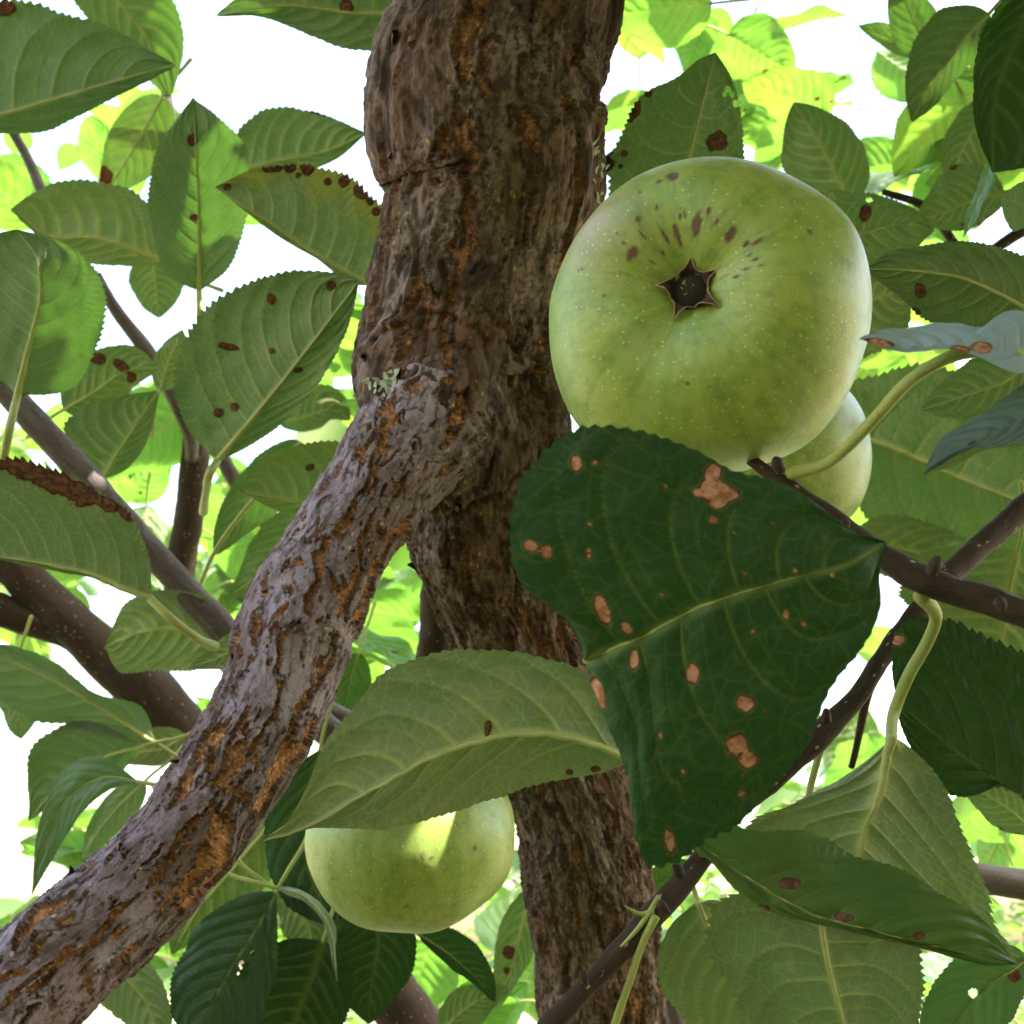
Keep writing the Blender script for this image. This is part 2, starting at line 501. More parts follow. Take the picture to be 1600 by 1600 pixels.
g = np.concatenate([-np.geomspace(900, 1.5, 34), np.linspace(-1, 1, 5), np.geomspace(1.5, 900, 34)])
gx, gy = np.meshgrid(g, g, indexing='ij')
gz = 0.05 * noise(np.stack([gx * .4, gy * .4, gx * 0], -1))
gz = gz - 0.05 * np.exp(-(gx**2 + (gy - .6)**2) / 4) * 0
hyp = np.sqrt(gx**2 + gy**2)
gz = gz + sstep(40, 700, hyp) * (7 + 4 * noise(np.stack([gx / 220, gy / 220, gx * 0 + 3], -1)))
ground = link('ground', mesh('ground', np.stack([gx, gy, gz], -1).reshape(-1, 3), grid_quads(len(g), len(g), flip=True), ground_material()))
tag(ground, kind='structure')

# ------------------------------------------------------------------ the apple tree
tbase = pt(965, 1990, 0.50)
tree = bpy.data.objects.new('apple_tree', None)
col.objects.link(tree)
tree.location = (float(tbase[0]), float(tbase[1]), 0.0)
tag(tree, 'old apple tree with flaking bark, spotted leaves and a forking trunk, nearest the viewer', 'tree')

def bark_tube(name, ctrl, rows, cols, style, mat, twist, seed):
    """ctrl rows: x, y, distance, width in px.  rows: positions 0..1 along it."""
    c = np.asarray(ctrl, float)
    S = spline(c, at=rows) if False else None
    P3 = pt(c[:, 0], c[:, 1], c[:, 2])
    rad = c[:, 3] / 2 / 800 * HALF * c[:, 2]
    P4 = np.hstack([P3, rad[:, None]])
    S = spline(P4, at=rows)
    C, r0 = S[:, :3], np.maximum(S[:, 3], 0.002)
    T, N, B = frames(C)
    th = np.linspace(0, 2 * np.pi, cols, endpoint=False)
    O = N[:, None] * np.cos(th)[None, :, None] + B[:, None] * np.sin(th)[None, :, None]
    s = np.concatenate([[0], np.cumsum(np.linalg.norm(np.diff(C, axis=0), axis=1))])
    ang = th[None, :] + twist * s[:, None]
    rm = np.median(r0)
    bc = np.stack([s[:, None] * np.ones_like(ang) + seed, rm * np.cos(ang), rm * np.sin(ang)], -1)
    return C, r0, T, O, bc, s, ang, rm

BR = {}
# -- thick branch
branch_ctrl = [(722, 584, .353, 16), (717, 590, .352, 86), (708, 602, .350, 140), (694, 622, .347, 172), (672, 652, .343, 186), (632, 706, .338, 176), (582, 778, .332, 160), (540, 842, .328, 160), (504, 908, .324, 168),
               (464, 990, .318, 176), (432, 1072, .312, 168), (378, 1176, .304, 169), (304, 1284, .296, 170),
               (232, 1372, .289, 172), (150, 1449, .282, 182), (66, 1521, .275, 190), (-60, 1620, .265, 200), (-330, 1810, .25, 210)]
rows = np.concatenate([np.linspace(0, .86, 800), np.linspace(.865, 1, 22)])
C, r0, T, O, bc, s, ang, rm = bark_tube('branch', branch_ctrl, rows, 320, 0, None, 5.0, 3.1)
wp = bc + 0.0026 * np.stack([noise(bc * 90), noise(bc * 90 + 31), noise(bc * 90 + 57)], -1)
e = fbm(wp * np.array([40, 215, 215]), 4) + 0.60 * fbm(wp * np.array([110, 380, 380]) + 9, 3)
rag = 0.13 * noise(bc * 700) + 0.09 * noise(bc * 1500)
e = e + rag + .22 * (O @ VR) - .06 * (O @ VF) + .36 * noise(bc * 30 + 60)
thr = 0.20 + .40 * np.exp(-s[:, None] / .022)
E = sstep(thr - .02, thr + .06, e)
E2 = sstep(0.42, 0.48, fbm(wp * np.array([150, 330, 330]) + 40, 3) + rag)         # small torn bits
E = np.maximum(E, E2 * 0.9)
lip = np.exp(-((e - (thr - .09)) / .08) ** 2)
bead = noise(bc * np.array([800, 500, 500])) + 0.6 * noise(bc * np.array([1400, 900, 900]) + 5)
disp = (-0.0013 * E + 0.00042 * lip + 0.00034 * bead * E + 0.0019 * fbm(bc * 34, 3)
        + 0.00006 * noise(bc * 420) * (1 - E) + 0.00006 * noise(bc * 900))
plate = fbm(wp * np.array([55, 120, 120]) + 77, 3) + .5 * rag
disp += 0.00045 * sstep(.10, .16, plate) * (1 - E)
crack = np.maximum(np.exp(-((e - thr - .015) / .035) ** 2) * .95, np.exp(-((plate - .11) / .03) ** 2) * .75 * (1 - E))
crack = np.maximum(crack, sstep(.35, .5, noise(bc * np.array([160, 700, 700]) + 3)) * .7 * sstep(0.0, .3, noise(bc * 40 + 9)))
disp += .0007 * np.sin(s[:, None] * 1100 + 5 * noise(bc * 80)) * np.exp(-((s[:, None] - .020) / .012) ** 2)
disp += .0016 * fbm(bc * 120 + 5, 3) * np.exp(-s[:, None] / .028)
# pruned bud scar on the lower edge and the swollen collar
for (bx, by, bd, hh, ww) in ((352, 1345, .285, .0035, .006), (60, 1440, .268, .003, .006)):
    p0 = pt(bx, by, bd)
    P_ = C[:, None] + O * r0[:, None, None]
    disp += hh * np.exp(-((P_ - p0) ** 2).sum(-1) / ww ** 2)
V = C[:, None] + O * (r0[:, None] + disp)[..., None]
nr, nc = disp.shape
branch = link('branch', mesh('branch', V.reshape(-1, 3), grid_quads(nr, nc, True), BARK_BRANCH,
              {'expo': E, 'crack': np.clip(crack, 0, 1)}, {'bc': bc.reshape(-1, 3)}), tree)
tag(branch, 'thick diagonal branch with lilac-grey skin torn open over orange-brown cork')
BR['branch'] = (V, O)

# -- trunk
trunk_ctrl = [(800, -700, .30, 330), (800, -300, .335, 320), (806, -90, .349, 318), (808, 0, .352, 318), (785, 60, .353, 335), (765, 120, .354, 350), (758, 200, .356, 356),
              (772, 285, .359, 336), (752, 390, .362, 322), (735, 480, .365, 312), (735, 570, .369, 300), (752, 660, .374, 270),
              (757, 760, .382, 240), (768, 860, .391, 215), (792, 950, .400, 192), (818, 1030, .408, 188), (857, 1130, .418, 188),
              (896, 1250, .43, 190), (915, 1350, .44, 194), (930, 1450, .45, 196), (943, 1600, .465, 192), (955, 1800, .485, 200), (965, 1990, .50, 215)]
tc_ = np.asarray(trunk_ctrl)
P3 = pt(tc_[:, 0], tc_[:, 1], tc_[:, 2])
rad = tc_[:, 3] / 2 / 800 * HALF * tc_[:, 2]
low = np.array([[tbase[0] + .005, tbase[1] + .01, z, rr] for z, rr in ((P3[-1, 2] - .25, .036), (P3[-1, 2] - .55, .041), (.35, .050), (.1, .066), (-.05, .09))])
P4 = np.vstack([np.hstack([P3, rad[:, None]]), low])
chord = np.concatenate([[0], np.cumsum(np.linalg.norm(np.diff(P4, axis=0), axis=1))])
chord /= chord[-1]
i0, i1 = chord[2], chord[20]
rows = np.concatenate([np.linspace(0, i0, 40)[:-1], np.linspace(i0, i1, 820), np.linspace(i1, 1, 90)[1:]])
S = spline(P4, at=rows)
C, r0 = S[:, :3], S[:, 3]
T, N, B = frames(C)
nc = 352
th = np.linspace(0, 2 * np.pi, nc, endpoint=False)
O = N[:, None] * np.cos(th)[None, :, None] + B[:, None] * np.sin(th)[None, :, None]
s = np.concatenate([[0], np.cumsum(np.linalg.norm(np.diff(C, axis=0), axis=1))])
ang = th[None] + 1.5 * s[:, None]
rm = .034
bc = np.stack([s[:, None] * np.ones_like(ang), rm * np.cos(ang), rm * np.sin(ang)], -1)
wp = bc + 0.004 * np.stack([noise(bc * 70), noise(bc * 70 + 31), noise(bc * 70 + 57)], -1)
e = fbm(wp * np.array([15, 150, 150]) + 3, 4) + .3 * fbm(wp * np.array([90, 260, 260]) + 9, 3)
rag = 0.12 * noise(bc * 500) + 0.08 * noise(bc * 1200)
e = e + rag
thr = .30
E = sstep(thr - .03, thr + .10, e)
rough = fbm(bc * np.array([120, 170, 170]), 4)
plate = fbm(wp * np.array([48, 130, 130]) + 50, 4, .6) + .8 * rag
bead = noise(bc * np.array([700, 450, 450]))
P_ = C[:, None] + O * r0[:, None, None]
fold = np.zeros_like(e)
disp = (-0.0011 * E + 0.0004 * np.exp(-((e - thr + .1) / .1) ** 2) + .0004 * bead * E + .0016 * fbm(bc * 26, 3)
        + .0007 * rough + .0006 * fbm(bc * np.array([300, 430, 430]) + 4, 2) + .0009 * sstep(.02, .06, plate) * (1 - E) + .0006 * sstep(.26, .30, plate) * (1 - E))
# knob of an old pruned limb, collar folds round the branch, shallow hollow beside it
def lump(x, y, d, h, w):
    global disp
    disp = disp + h * np.exp(-((P_ - pt(x, y, d)) ** 2).sum(-1) / w ** 2)
lump(618, 95, .345, .0020, .010)
lump(600, 190, .350, .0010, .014)
lump(640, 55, .343, .0025, .007)
lump(676, 622, .338, .0075, .022)
lump(640, 640, .345, .0060, .018)
lump(720, 655, .342, .0065, .015)
lump(600, 590, .350, .0050, .016)
lump(566, 585, .372, .0050, .008)
lump(572, 612, .372, .0040, .006)
lump(745, 690, .350, .0060, .016)
lump(690, 870, .37, .006, .016)
lump(820, 560, .345, -.005, .012)
lump(782, 640, .345, -.006, .012)
lump(770, 700, .35, -.005, .010)
ring = np.sqrt(((P_ - pt(690, 645, .343)) ** 2).sum(-1))
front = sstep(-.2, .3, -(O @ VF))
disp = disp + .0011 * np.sin(ring * 900 + 7 * noise(bc * 75) + 3 * noise(bc * 160)) * np.exp(-((ring - .030) / .009) ** 2) * front
crack = np.maximum(np.exp(-((e - thr) / .05) ** 2) * .9, np.maximum(np.exp(-((plate - .02) / .04) ** 2), np.exp(-((plate - .26) / .035) ** 2)) * .75)
crack = np.maximum(crack, sstep(.20, .5, -rough) * .85)
crack = np.maximum(crack, sstep(.30, .42, noise(wp * np.array([60, 420, 420]) + 8)) * .8)
V = C[:, None] + O * (r0[:, None] + disp)[..., None]
trunk = link('trunk', mesh('trunk', V.reshape(-1, 3), grid_quads(len(rows), nc, True), BARK_TRUNK,
             {'expo': E, 'crack': np.clip(crack, 0, 1)}, {'bc': bc.reshape(-1, 3)}), tree)
tag(trunk, 'gnarled grey-brown trunk with vertical orange-brown bark furrows')
BR['trunk'] = (V, O)

# -- bark flakes peeling from trunk and branch, each a curled scale
def flake_mesh(k):
    n, m = 6, 5
    u, v = np.meshgrid(np.linspace(0, 1, n), np.linspace(-1, 1, m), indexing='ij')
    w = .5 * (1 - .75 * u**2) * (1 + .35 * noise(np.stack([u * 4 + k * 9, v * 2, u * 0], -1)))
    x = u + .12 * noise(np.stack([v * 3, u * 2 + k * 5, u * 0 + 2], -1))
    V = np.stack([x, v * w, .42 * u**2 - .12 * v**2 + .06 * noise(np.stack([u * 5, v * 4, u * 0 + k], -1))], -1).reshape(-1, 3)
    return V, grid_quads(n, m)

def flakes(src, spots, size, mat):
    V, O = src[:2]
    X, Y = px(V)
    facing = (O @ VF) < 0.25
    for (fx, fy, sz, rot) in spots:
        dd = np.where(facing, (X - fx) ** 2 + (Y - fy) ** 2, 1e9)
        i, j = np.unravel_index(np.argmin(dd), dd.shape)
        i = min(max(i, 1), len(V) - 2)
        n = O[i, j]
        t = unit(V[i + 1, j] - V[i - 1, j])
        b = np.cross(n, t)
        a = R(rot)
        ax = unit(t * math.cos(a) + b * math.sin(a))
        by = np.cross(n, ax)
        fv, fq = flake_mesh(random.randrange(12))
        L = sz / 800 * HALF * .34
        W = V[i, j] - n * .0009 + L * (fv[:, :1] * ax + fv[:, 1:2] * by + fv[:, 2:] * n)
        W2 = W - n * .0006
        Vv = np.vstack([W, W2])
        nq = len(W)
        Q = np.vstack([fq, fq[:, ::-1] + nq])
        link('bark_flake', mesh('bark_flake', Vv, Q, mat,
             {'expo': np.full(len(Vv), .0), 'crack': np.concatenate([np.full(nq, .12), np.full(nq, .8)])},
             {'bc': np.vstack([fv, fv]) * L + fx * .01}), src[2])
BR['branch'] += (branch,)
BR['trunk'] += (trunk,)
tsp = [(566, 548, 34, 60), (560, 575, 40, 120), (556, 600, 38, 80), (565, 622, 30, 40), (572, 530, 26, 100), (938, 205, 18, 20), (946, 120, 15, 200),
       (940, 160, 14, 90), (930, 260, 22, 150), (950, 70, 14, 60), (605, 55, 26, 90), (640, 45, 22, 10), (660, 60, 24, 300), (600, 240, 14, 40),
       (625, 330, 13, 90), (590, 470, 16, 50), (660, 885, 34, 180), (645, 900, 30, 150), (700, 900, 26, 200), (745, 700, 34, 20), (760, 672, 26, 300),
       (720, 770, 26, 60), (700, 800, 24, 120), (800, 575, 26, 80), (690, 565, 30, 270), (640, 580, 26, 250), (740, 585, 24, 280), (830, 545, 26, 30)]
tsp += [(random.uniform(600, 930), random.uniform(10, 560), random.uniform(8, 17), random.uniform(0, 360)) for _ in range(46)]
tsp += [(random.uniform(820, 1010), random.uniform(1240, 1590), random.uniform(7, 13), random.uniform(0, 360)) for _ in range(14)]
flakes(BR['trunk'], tsp, 1, BARK_TRUNK)
bsp = []
for _ in range(64):
    k = random.random()
    cx_, cy_ = 655 - 655 * k, 670 + 860 * k + 60 * math.sin(k * 3)
    bsp.append((cx_ + random.uniform(-85, 85), cy_ + random.uniform(-70, 70), random.uniform(8, 17), random.uniform(0, 360)))
flakes(BR['branch'], bsp, 1, BARK_BRANCH)

# -- lichen crusts
def lichen(cx_, cy_, n, spread, src):
    V, O = src[:2]
    X, Y = px(V)
    facing = (O @ VF) < 0.2
    VV, QQ = [], []
    for k in range(n):
        fx, fy = cx_ + random.gauss(0, spread[0]), cy_ + random.gauss(0, spread[1])
        dd = np.where(facing, (X - fx) ** 2 + (Y - fy) ** 2, 1e9)
        i, j = np.unravel_index(np.argmin(dd), dd.shape)
        i = min(max(i, 1), len(V) - 2)
        nn, t = O[i, j], unit(V[i + 1, j] - V[i - 1, j])
        b = np.cross(nn, t)
        a = random.uniform(0, 6.28)
        ax = t * math.cos(a) + b * math.sin(a)
        by = np.cross(nn, ax)
        fv, fq = flake_mesh(k)
        L = random.uniform(.0012, .0030)
        W = V[i, j] + nn * .0004 + L * (fv[:, :1] * ax + fv[:, 1:2] * by + .8 * fv[:, 2:] * nn)
        QQ.append(fq + sum(len(q) for q in VV))
        VV.append(W)
    return mesh('lichen', np.vstack(VV), np.vstack(QQ), LICHEN)
for a in ((934, 262, 22, (7, 22)), (606, 598, 30, (16, 9)), (590, 612, 12, (10, 8))):
    tag(link('lichen', lichen(*a, BR['trunk']), trunk), 'pale grey-green crust of lichen on the bark', kind='stuff')

# -- limbs, twigs behind and in front
def stick(name, ctrl, mat, sides=20, n=60, wob=.10, label=None, wf=70):
    c = np.asarray(ctrl, float)
    P = pt(c[:, 0], c[:, 1], c[:, 2])
    r = c[:, 3] / 2 / 800 * HALF * c[:, 2]
    S = spline(np.hstack([P, r[:, None]]), n)
    o = link(name, tube_mesh(name, S[:, :3], np.maximum(S[:, 3], .0003), sides, mat, wob, wf), tree)
    if label:
        o['label'] = label
    return o

front_twigs = []
front_twigs.append(stick('twig', [(1150, 700, .245, 14), (1205, 742, .236, 22), (1290, 800, .232, 28), (1380, 868, .226, 38), (1440, 905, .222, 46), (1520, 932, .218, 46), (1600, 958, .214, 47), (1750, 1010, .21, 50)], TWIG, 28, 120, .16,
      'dark brown twig with pale dots carrying the big front apple', 160))
front_twigs.append(stick('twig', [(1700, 700, .33, 36), (1600, 795, .315, 38), (1490, 892, .30, 36), (1440, 950, .292, 34), (1386, 1018, .285, 30), (1334, 1096, .280, 30), (1285, 1145, .276, 40), (1205, 1222, .27, 29), (1146, 1272, .266, 31),
               (1090, 1350, .26, 32), (1022, 1428, .254, 40), (948, 1508, .25, 33), (860, 1602, .245, 33), (740, 1730, .24, 40)], TWIG, 24, 160, .14, 'long thin twig slanting across the lower trunk', 130))
stick('limb', [(-90, 500, .44, 44), (0, 600, .445, 42), (120, 730, .45, 43), (245, 872, .455, 44), (340, 975, .46, 46), (420, 1060, .465, 48), (520, 1150, .47, 48)], LIMB, 24, 80)
stick('limb', [(-70, 800, .60, 70), (0, 862, .60, 62), (70, 935, .605, 66), (150, 1010, .61, 74), (235, 1085, .615, 88), (300, 1165, .62, 84), (400, 1290, .63, 86)], TWIG, 24, 60)
stick('limb', [(-60, 925, .59, 46), (20, 960, .60, 50), (95, 985, .607, 50), (150, 1015, .61, 44)], TWIG, 18, 30)
stick('limb', [(330, 560, .66, 26), (308, 690, .66, 42), (297, 790, .665, 46), (282, 890, .67, 44), (268, 1010, .68, 46)], TWIG, 18, 50)
stick('twig', [(150, 430, .56, 18), (178, 480, .56, 20), (235, 555, .57, 24), (290, 660, .60, 22), (300, 720, .66, 20)], LIMB, 14, 40)
stick('twig', [(10, 190, .6, 14), (42, 245, .6, 15), (66, 300, .6, 17), (110, 380, .6, 18)], LIMB, 12, 24)
stick('twig', [(248, 90, .6, 14), (262, 160, .6, 18), (268, 210, .6, 18), (270, 300, .6, 18)], LIMB, 12, 24)
stick('twig', [(335, 690, .58, 22), (360, 740, .58, 24), (395, 790, .58, 24), (440, 850, .58, 22)], LIMB, 12, 24)
stick('limb', [(700, 800, .42, 62), (690, 880, .43, 58), (683, 960, .44, 56), (678, 1030, .45, 54), (670, 1140, .47, 54), (640, 1300, .5, 54)], TWIG, 24, 60, .2, 'short dark side shoot behind the trunk fork')
stick('twig', [(470, 1080, .5, 26), (520, 1112, .5, 28), (560, 1132, .5, 26), (640, 1160, .5, 26)], LIMB, 12, 24)
stick('limb', [(560, 1470, .6, 70), (610, 1550, .6, 84), (660, 1620, .6, 84), (720, 1720, .6, 90)], TWIG, 18, 30)
stick('limb', [(1040, 1480, .62, 40), (1050, 1560, .62, 44), (1060, 1680, .62, 44)], LIMB, 14, 24)
stick('limb', [(1480, 1365, .55, 44), (1550, 1375, .55, 48), (1620, 1385, .55, 48), (1760, 1400, .55, 50)], LIMB, 16, 30)
stick('twig', [(880, 300, .40, 26), (940, 262, .40, 24), (968, 238, .40, 18), (1010, 190, .40, 10)], TWIG, 12, 30)
stick('twig', [(1330, 1200, .42, 10), (1380, 1030, .42, 16), (1440, 960, .42, 20), (1600, 960, .42, 22)], TWIG, 12, 30)
stick('twig', [(1600, 360, .5, 20), (1520, 400, .5, 14), (1440, 320, .5, 14), (1380, 300, .5, 10)], TWIG, 12, 30)
def bud(x, y, d, ang, L, parent):
    a = R(ang)
    dirv = math.cos(a) * VR + math.sin(a) * VU - .35 * VF
    t = np.linspace(0, 1, 12)
    Cb = pt(x, y, d) + np.outer(t * L, unit(dirv)) + np.outer(.12 * L * np.sin(t * 3), VU)
    r = L * .34 * np.sqrt(np.clip(1 - t, 0, 1)) * (.75 + .5 * np.sin(t * 2.6)) + .0001
    link('bud', tube_mesh('bud', Cb, r, 10, TWIG, .25, 420), parent)
for b_ in ((1455, 898, .2, 70, .006, 0), (1560, 935, .197, -80, .005, 0), (1322, 815, .224, -110, .005, 0), (1220, 738, .228, 120, .006, 0), (1292, 1128, .270, 100, .006, 1), (1186, 1228, .262, -60, .005, 1),
           (1065, 1368, .253, 130, .006, 1), (1028, 1412, .246, -40, .0055, 1), (915, 1535, .24, 110, .005, 1), (1400, 1000, .28, 20, .005, 1)):
    bud(*b_[:4], b_[4] * .62, front_twigs[b_[5]])
# limbs above the frame that carry the overhead leaves
stick('limb', [(900, -200, .34, 180), (1150, -520, .40, 150), (1500, -800, .48, 130)], LIMB, 20, 40)
stick('limb', [(720, -250, .34, 170), (420, -520, .42, 140), (0, -780, .52, 120)], LIMB, 20, 40)

# ------------------------------------------------------------------ leaves
def wprof(t, tip=1.0):
    w = np.power(np.clip(t, 0, 1), .56) * np.power(np.clip(1 - t, 0, 1), .84)
    return w / w.max()

QUAL = {0: (26, 6), 1: (84, 20), 2: (204, 42)}

def leaf_grid(M, A, B, q, side, cam_amt, ripple, serr, seed, XY=None, spots=(), holes=(), yedge=0.0, bedge=0.0, toward=None, nv=7, rough=1.0):
    N, Cc = QUAL[q]
    t = np.linspace(0, 1, N)[:, None]
    qa = np.linspace(0, 1, Cc + 1)[1:]
    L = np.linalg.norm(np.diff(M, axis=0), axis=1).sum()
    teeth = 42 if q == 2 else 28
    saw = (t * teeth + .35 * noise(np.stack([t * 9, t * 0 + seed, t * 0], -1))) % 1.0
    env = sstep(0, .12, t) * (1 - .5 * sstep(.9, 1, t))
    irr = 1 + .05 * noise(np.stack([t * 7, t * 0 + seed * 3, t * 0], -1)) * rough
    k = (1 + serr * (saw - .5) * env) * irr
    halves = []
    for sgn, Eg in ((-1, A), (1, B)):
        D = (Eg - M) * k
        P = M[:, None] + D[:, None] * qa[None, :, None]
        halves.append((sgn, P, np.linalg.norm(D, axis=1)))
    left = halves[0][1][:, ::-1]
    P = np.concatenate([left, M[:, None], halves[1][1]], 1)
    qs = np.concatenate([-qa[::-1], [0], qa])[None]
    W = np.where(qs < 0, halves[0][2][:, None], halves[1][2][:, None])
    aq = np.abs(qs)
    dt = np.gradient(P, axis=0)
    dq = np.gradient(P, axis=1)
    n = np.cross(dt, dq)
    wgt = np.linalg.norm(n, axis=-1, keepdims=True)
    nav = unit((n).sum((0, 1)))
    tow = toward if toward is not None else unit(CAM - P.reshape(-1, 3).mean(0))
    flip = (nav @ tow > 0) != (side == 't')
    n = unit(n)
    n = unit(np.where(wgt > 1e-14, n, nav))
    if flip:
        n = -n
    # veins
    sig = {0: .03, 1: .0135, 2: (.0046 if side == 't' else .0058)}[q]
    vein = np.zeros(P.shape[:2])
    near = np.zeros(P.shape[:2])
    for kk in range(nv * 2):
        sg = -1 if kk % 2 else 1
        rr = random.Random(int(seed * 100) + kk)
        t0 = .05 + .80 * (kk / 2 + .15 * rr.random()) / nv
        path = t0 + (.13 + .05 * rr.random()) * aq + (.14 + .06 * rr.random()) * aq**2.2
        dd = np.abs(t - path)
        msk = (np.sign(qs) == sg) | (qs == 0)
        f = np.exp(-(dd / (sig * (1.15 - .55 * aq))) ** 2) * (1 - .6 * aq**2)
        vein = np.maximum(vein, np.where(msk, f, 0))
        near = np.maximum(near, np.where(msk, np.exp(-(dd / .045) ** 2), 0))
    for kk in range(nv * 2 if q == 2 else 0):
        sg = -1 if kk % 2 else 1
        rr = random.Random(int(seed * 100) + kk + 500)
        t0 = .05 + .80 * (kk / 2 + .5 + .2 * rr.random()) / nv
        path = t0 + (.10 + .05 * rr.random()) * aq + (.10 + .08 * rr.random()) * aq**2
        f = np.exp(-(np.abs(t - path) / (sig * .7)) ** 2) * .42 * sstep(.75, .35, aq)
        vein = np.maximum(vein, np.where(np.sign(qs) == sg, f, 0))
    midw = {0: .12, 1: .06, 2: .030}[q]
    mid = np.exp(-(aq * W / (np.maximum(W.max(), 1e-6) * midw * (1.25 - t))) ** 2)
    vein = np.clip(np.maximum(vein * (.0 if q == 0 else 1), mid), 0, 1)
    sc = L / .08 * min(1.0, (W.max() / (.30 * L)) ** 1.3)
    hgt = (-.00060 * vein - (.0013 if (side == 't' and q == 2) else .0008) * (near - .5) * (1 - aq * .6) * (q > 0)) * sc
    hgt = hgt + cam_amt * W * np.sin(np.pi * np.minimum(aq, 1) * .8) * env
    hgt = hgt + ripple * L * aq**2 * np.sin(t * 11 + seed * 7 + np.sign(qs) * 1.7) * env
    hgt = hgt + ripple * .7 * L * fbm(np.stack([t * 3.1 + 0 * qs, qs * 1.7 + 0 * t, seed + 0 * t * qs], -1), 2)
    if q > 0:
        hgt = hgt + .00055 * fbm(np.stack([t * L / .009 + 0 * qs, qs * W / .009, seed + 5 + 0 * t * qs], -1), 2)
    P = P + n * hgt[..., None]
    X, Y = (px(P) if XY else (None, None))
    spot = np.zeros(P.shape[:2])
    hole = np.zeros(P.shape[:2], bool)
    if XY:
        wob = noise(np.stack([X * .045, Y * .045, X * 0 + seed], -1)) + .6 * noise(np.stack([X * .12, Y * .12, X * 0 + seed], -1))
        for sp in spots:
            sx, sy, r = sp[:3]
            rx, ry, a = r, (sp[3] if len(sp) > 3 else r), R(sp[4] if len(sp) > 4 else 0)
            ux = (X - sx) * math.cos(a) + (Y - sy) * math.sin(a)
            uy = -(X - sx) * math.sin(a) + (Y - sy) * math.cos(a)
            d = np.sqrt((ux / rx) ** 2 + (uy / ry) ** 2) + .34 * wob
            spot = np.maximum(spot, 1 - sstep(.55, 1.5, d))
        for (sx, sy, r) in holes:
            hole |= (np.sqrt((X - sx) ** 2 + (Y - sy) ** 2) + .3 * r * wob) < r
    P = P - n * (.00035 * sstep(.45, .8, spot) * min(1.0, sc))[..., None]
    tq = np.stack([t * 6 + 0 * qs, np.sign(qs) * 3 + aq * 1.2 + 0 * t, seed + 0 * t * qs], -1)
    if bedge:
        sidem = 1.0
        spot = np.maximum(spot, sstep(.80, .92, aq + .30 * fbm(tq * 1.6, 3) - .22 + .22 * bedge) * sidem)
    yel = np.zeros(P.shape[:2])
    if yedge:
        yel = yedge * sstep(.45, 1.0, aq + .35 * fbm(tq, 2))
    luv = np.stack([t * L + 0 * qs + seed * .37, qs * W, 0 * t * qs + seed], -1)
    Q = grid_quads(N, 2 * Cc + 1, flip=flip)
    # np.cross(dt,dq) direction is the winding of (i,j)->(i,j+1)->(i+1,j+1) reversed
    Q = Q[:, ::-1]
    if hole.any():
        hv = hole.ravel()
        Q = Q[~hv[Q].any(1)]
    return P, Q, dict(vein=vein, spot=spot, yel=yel), luv, n, L, flip

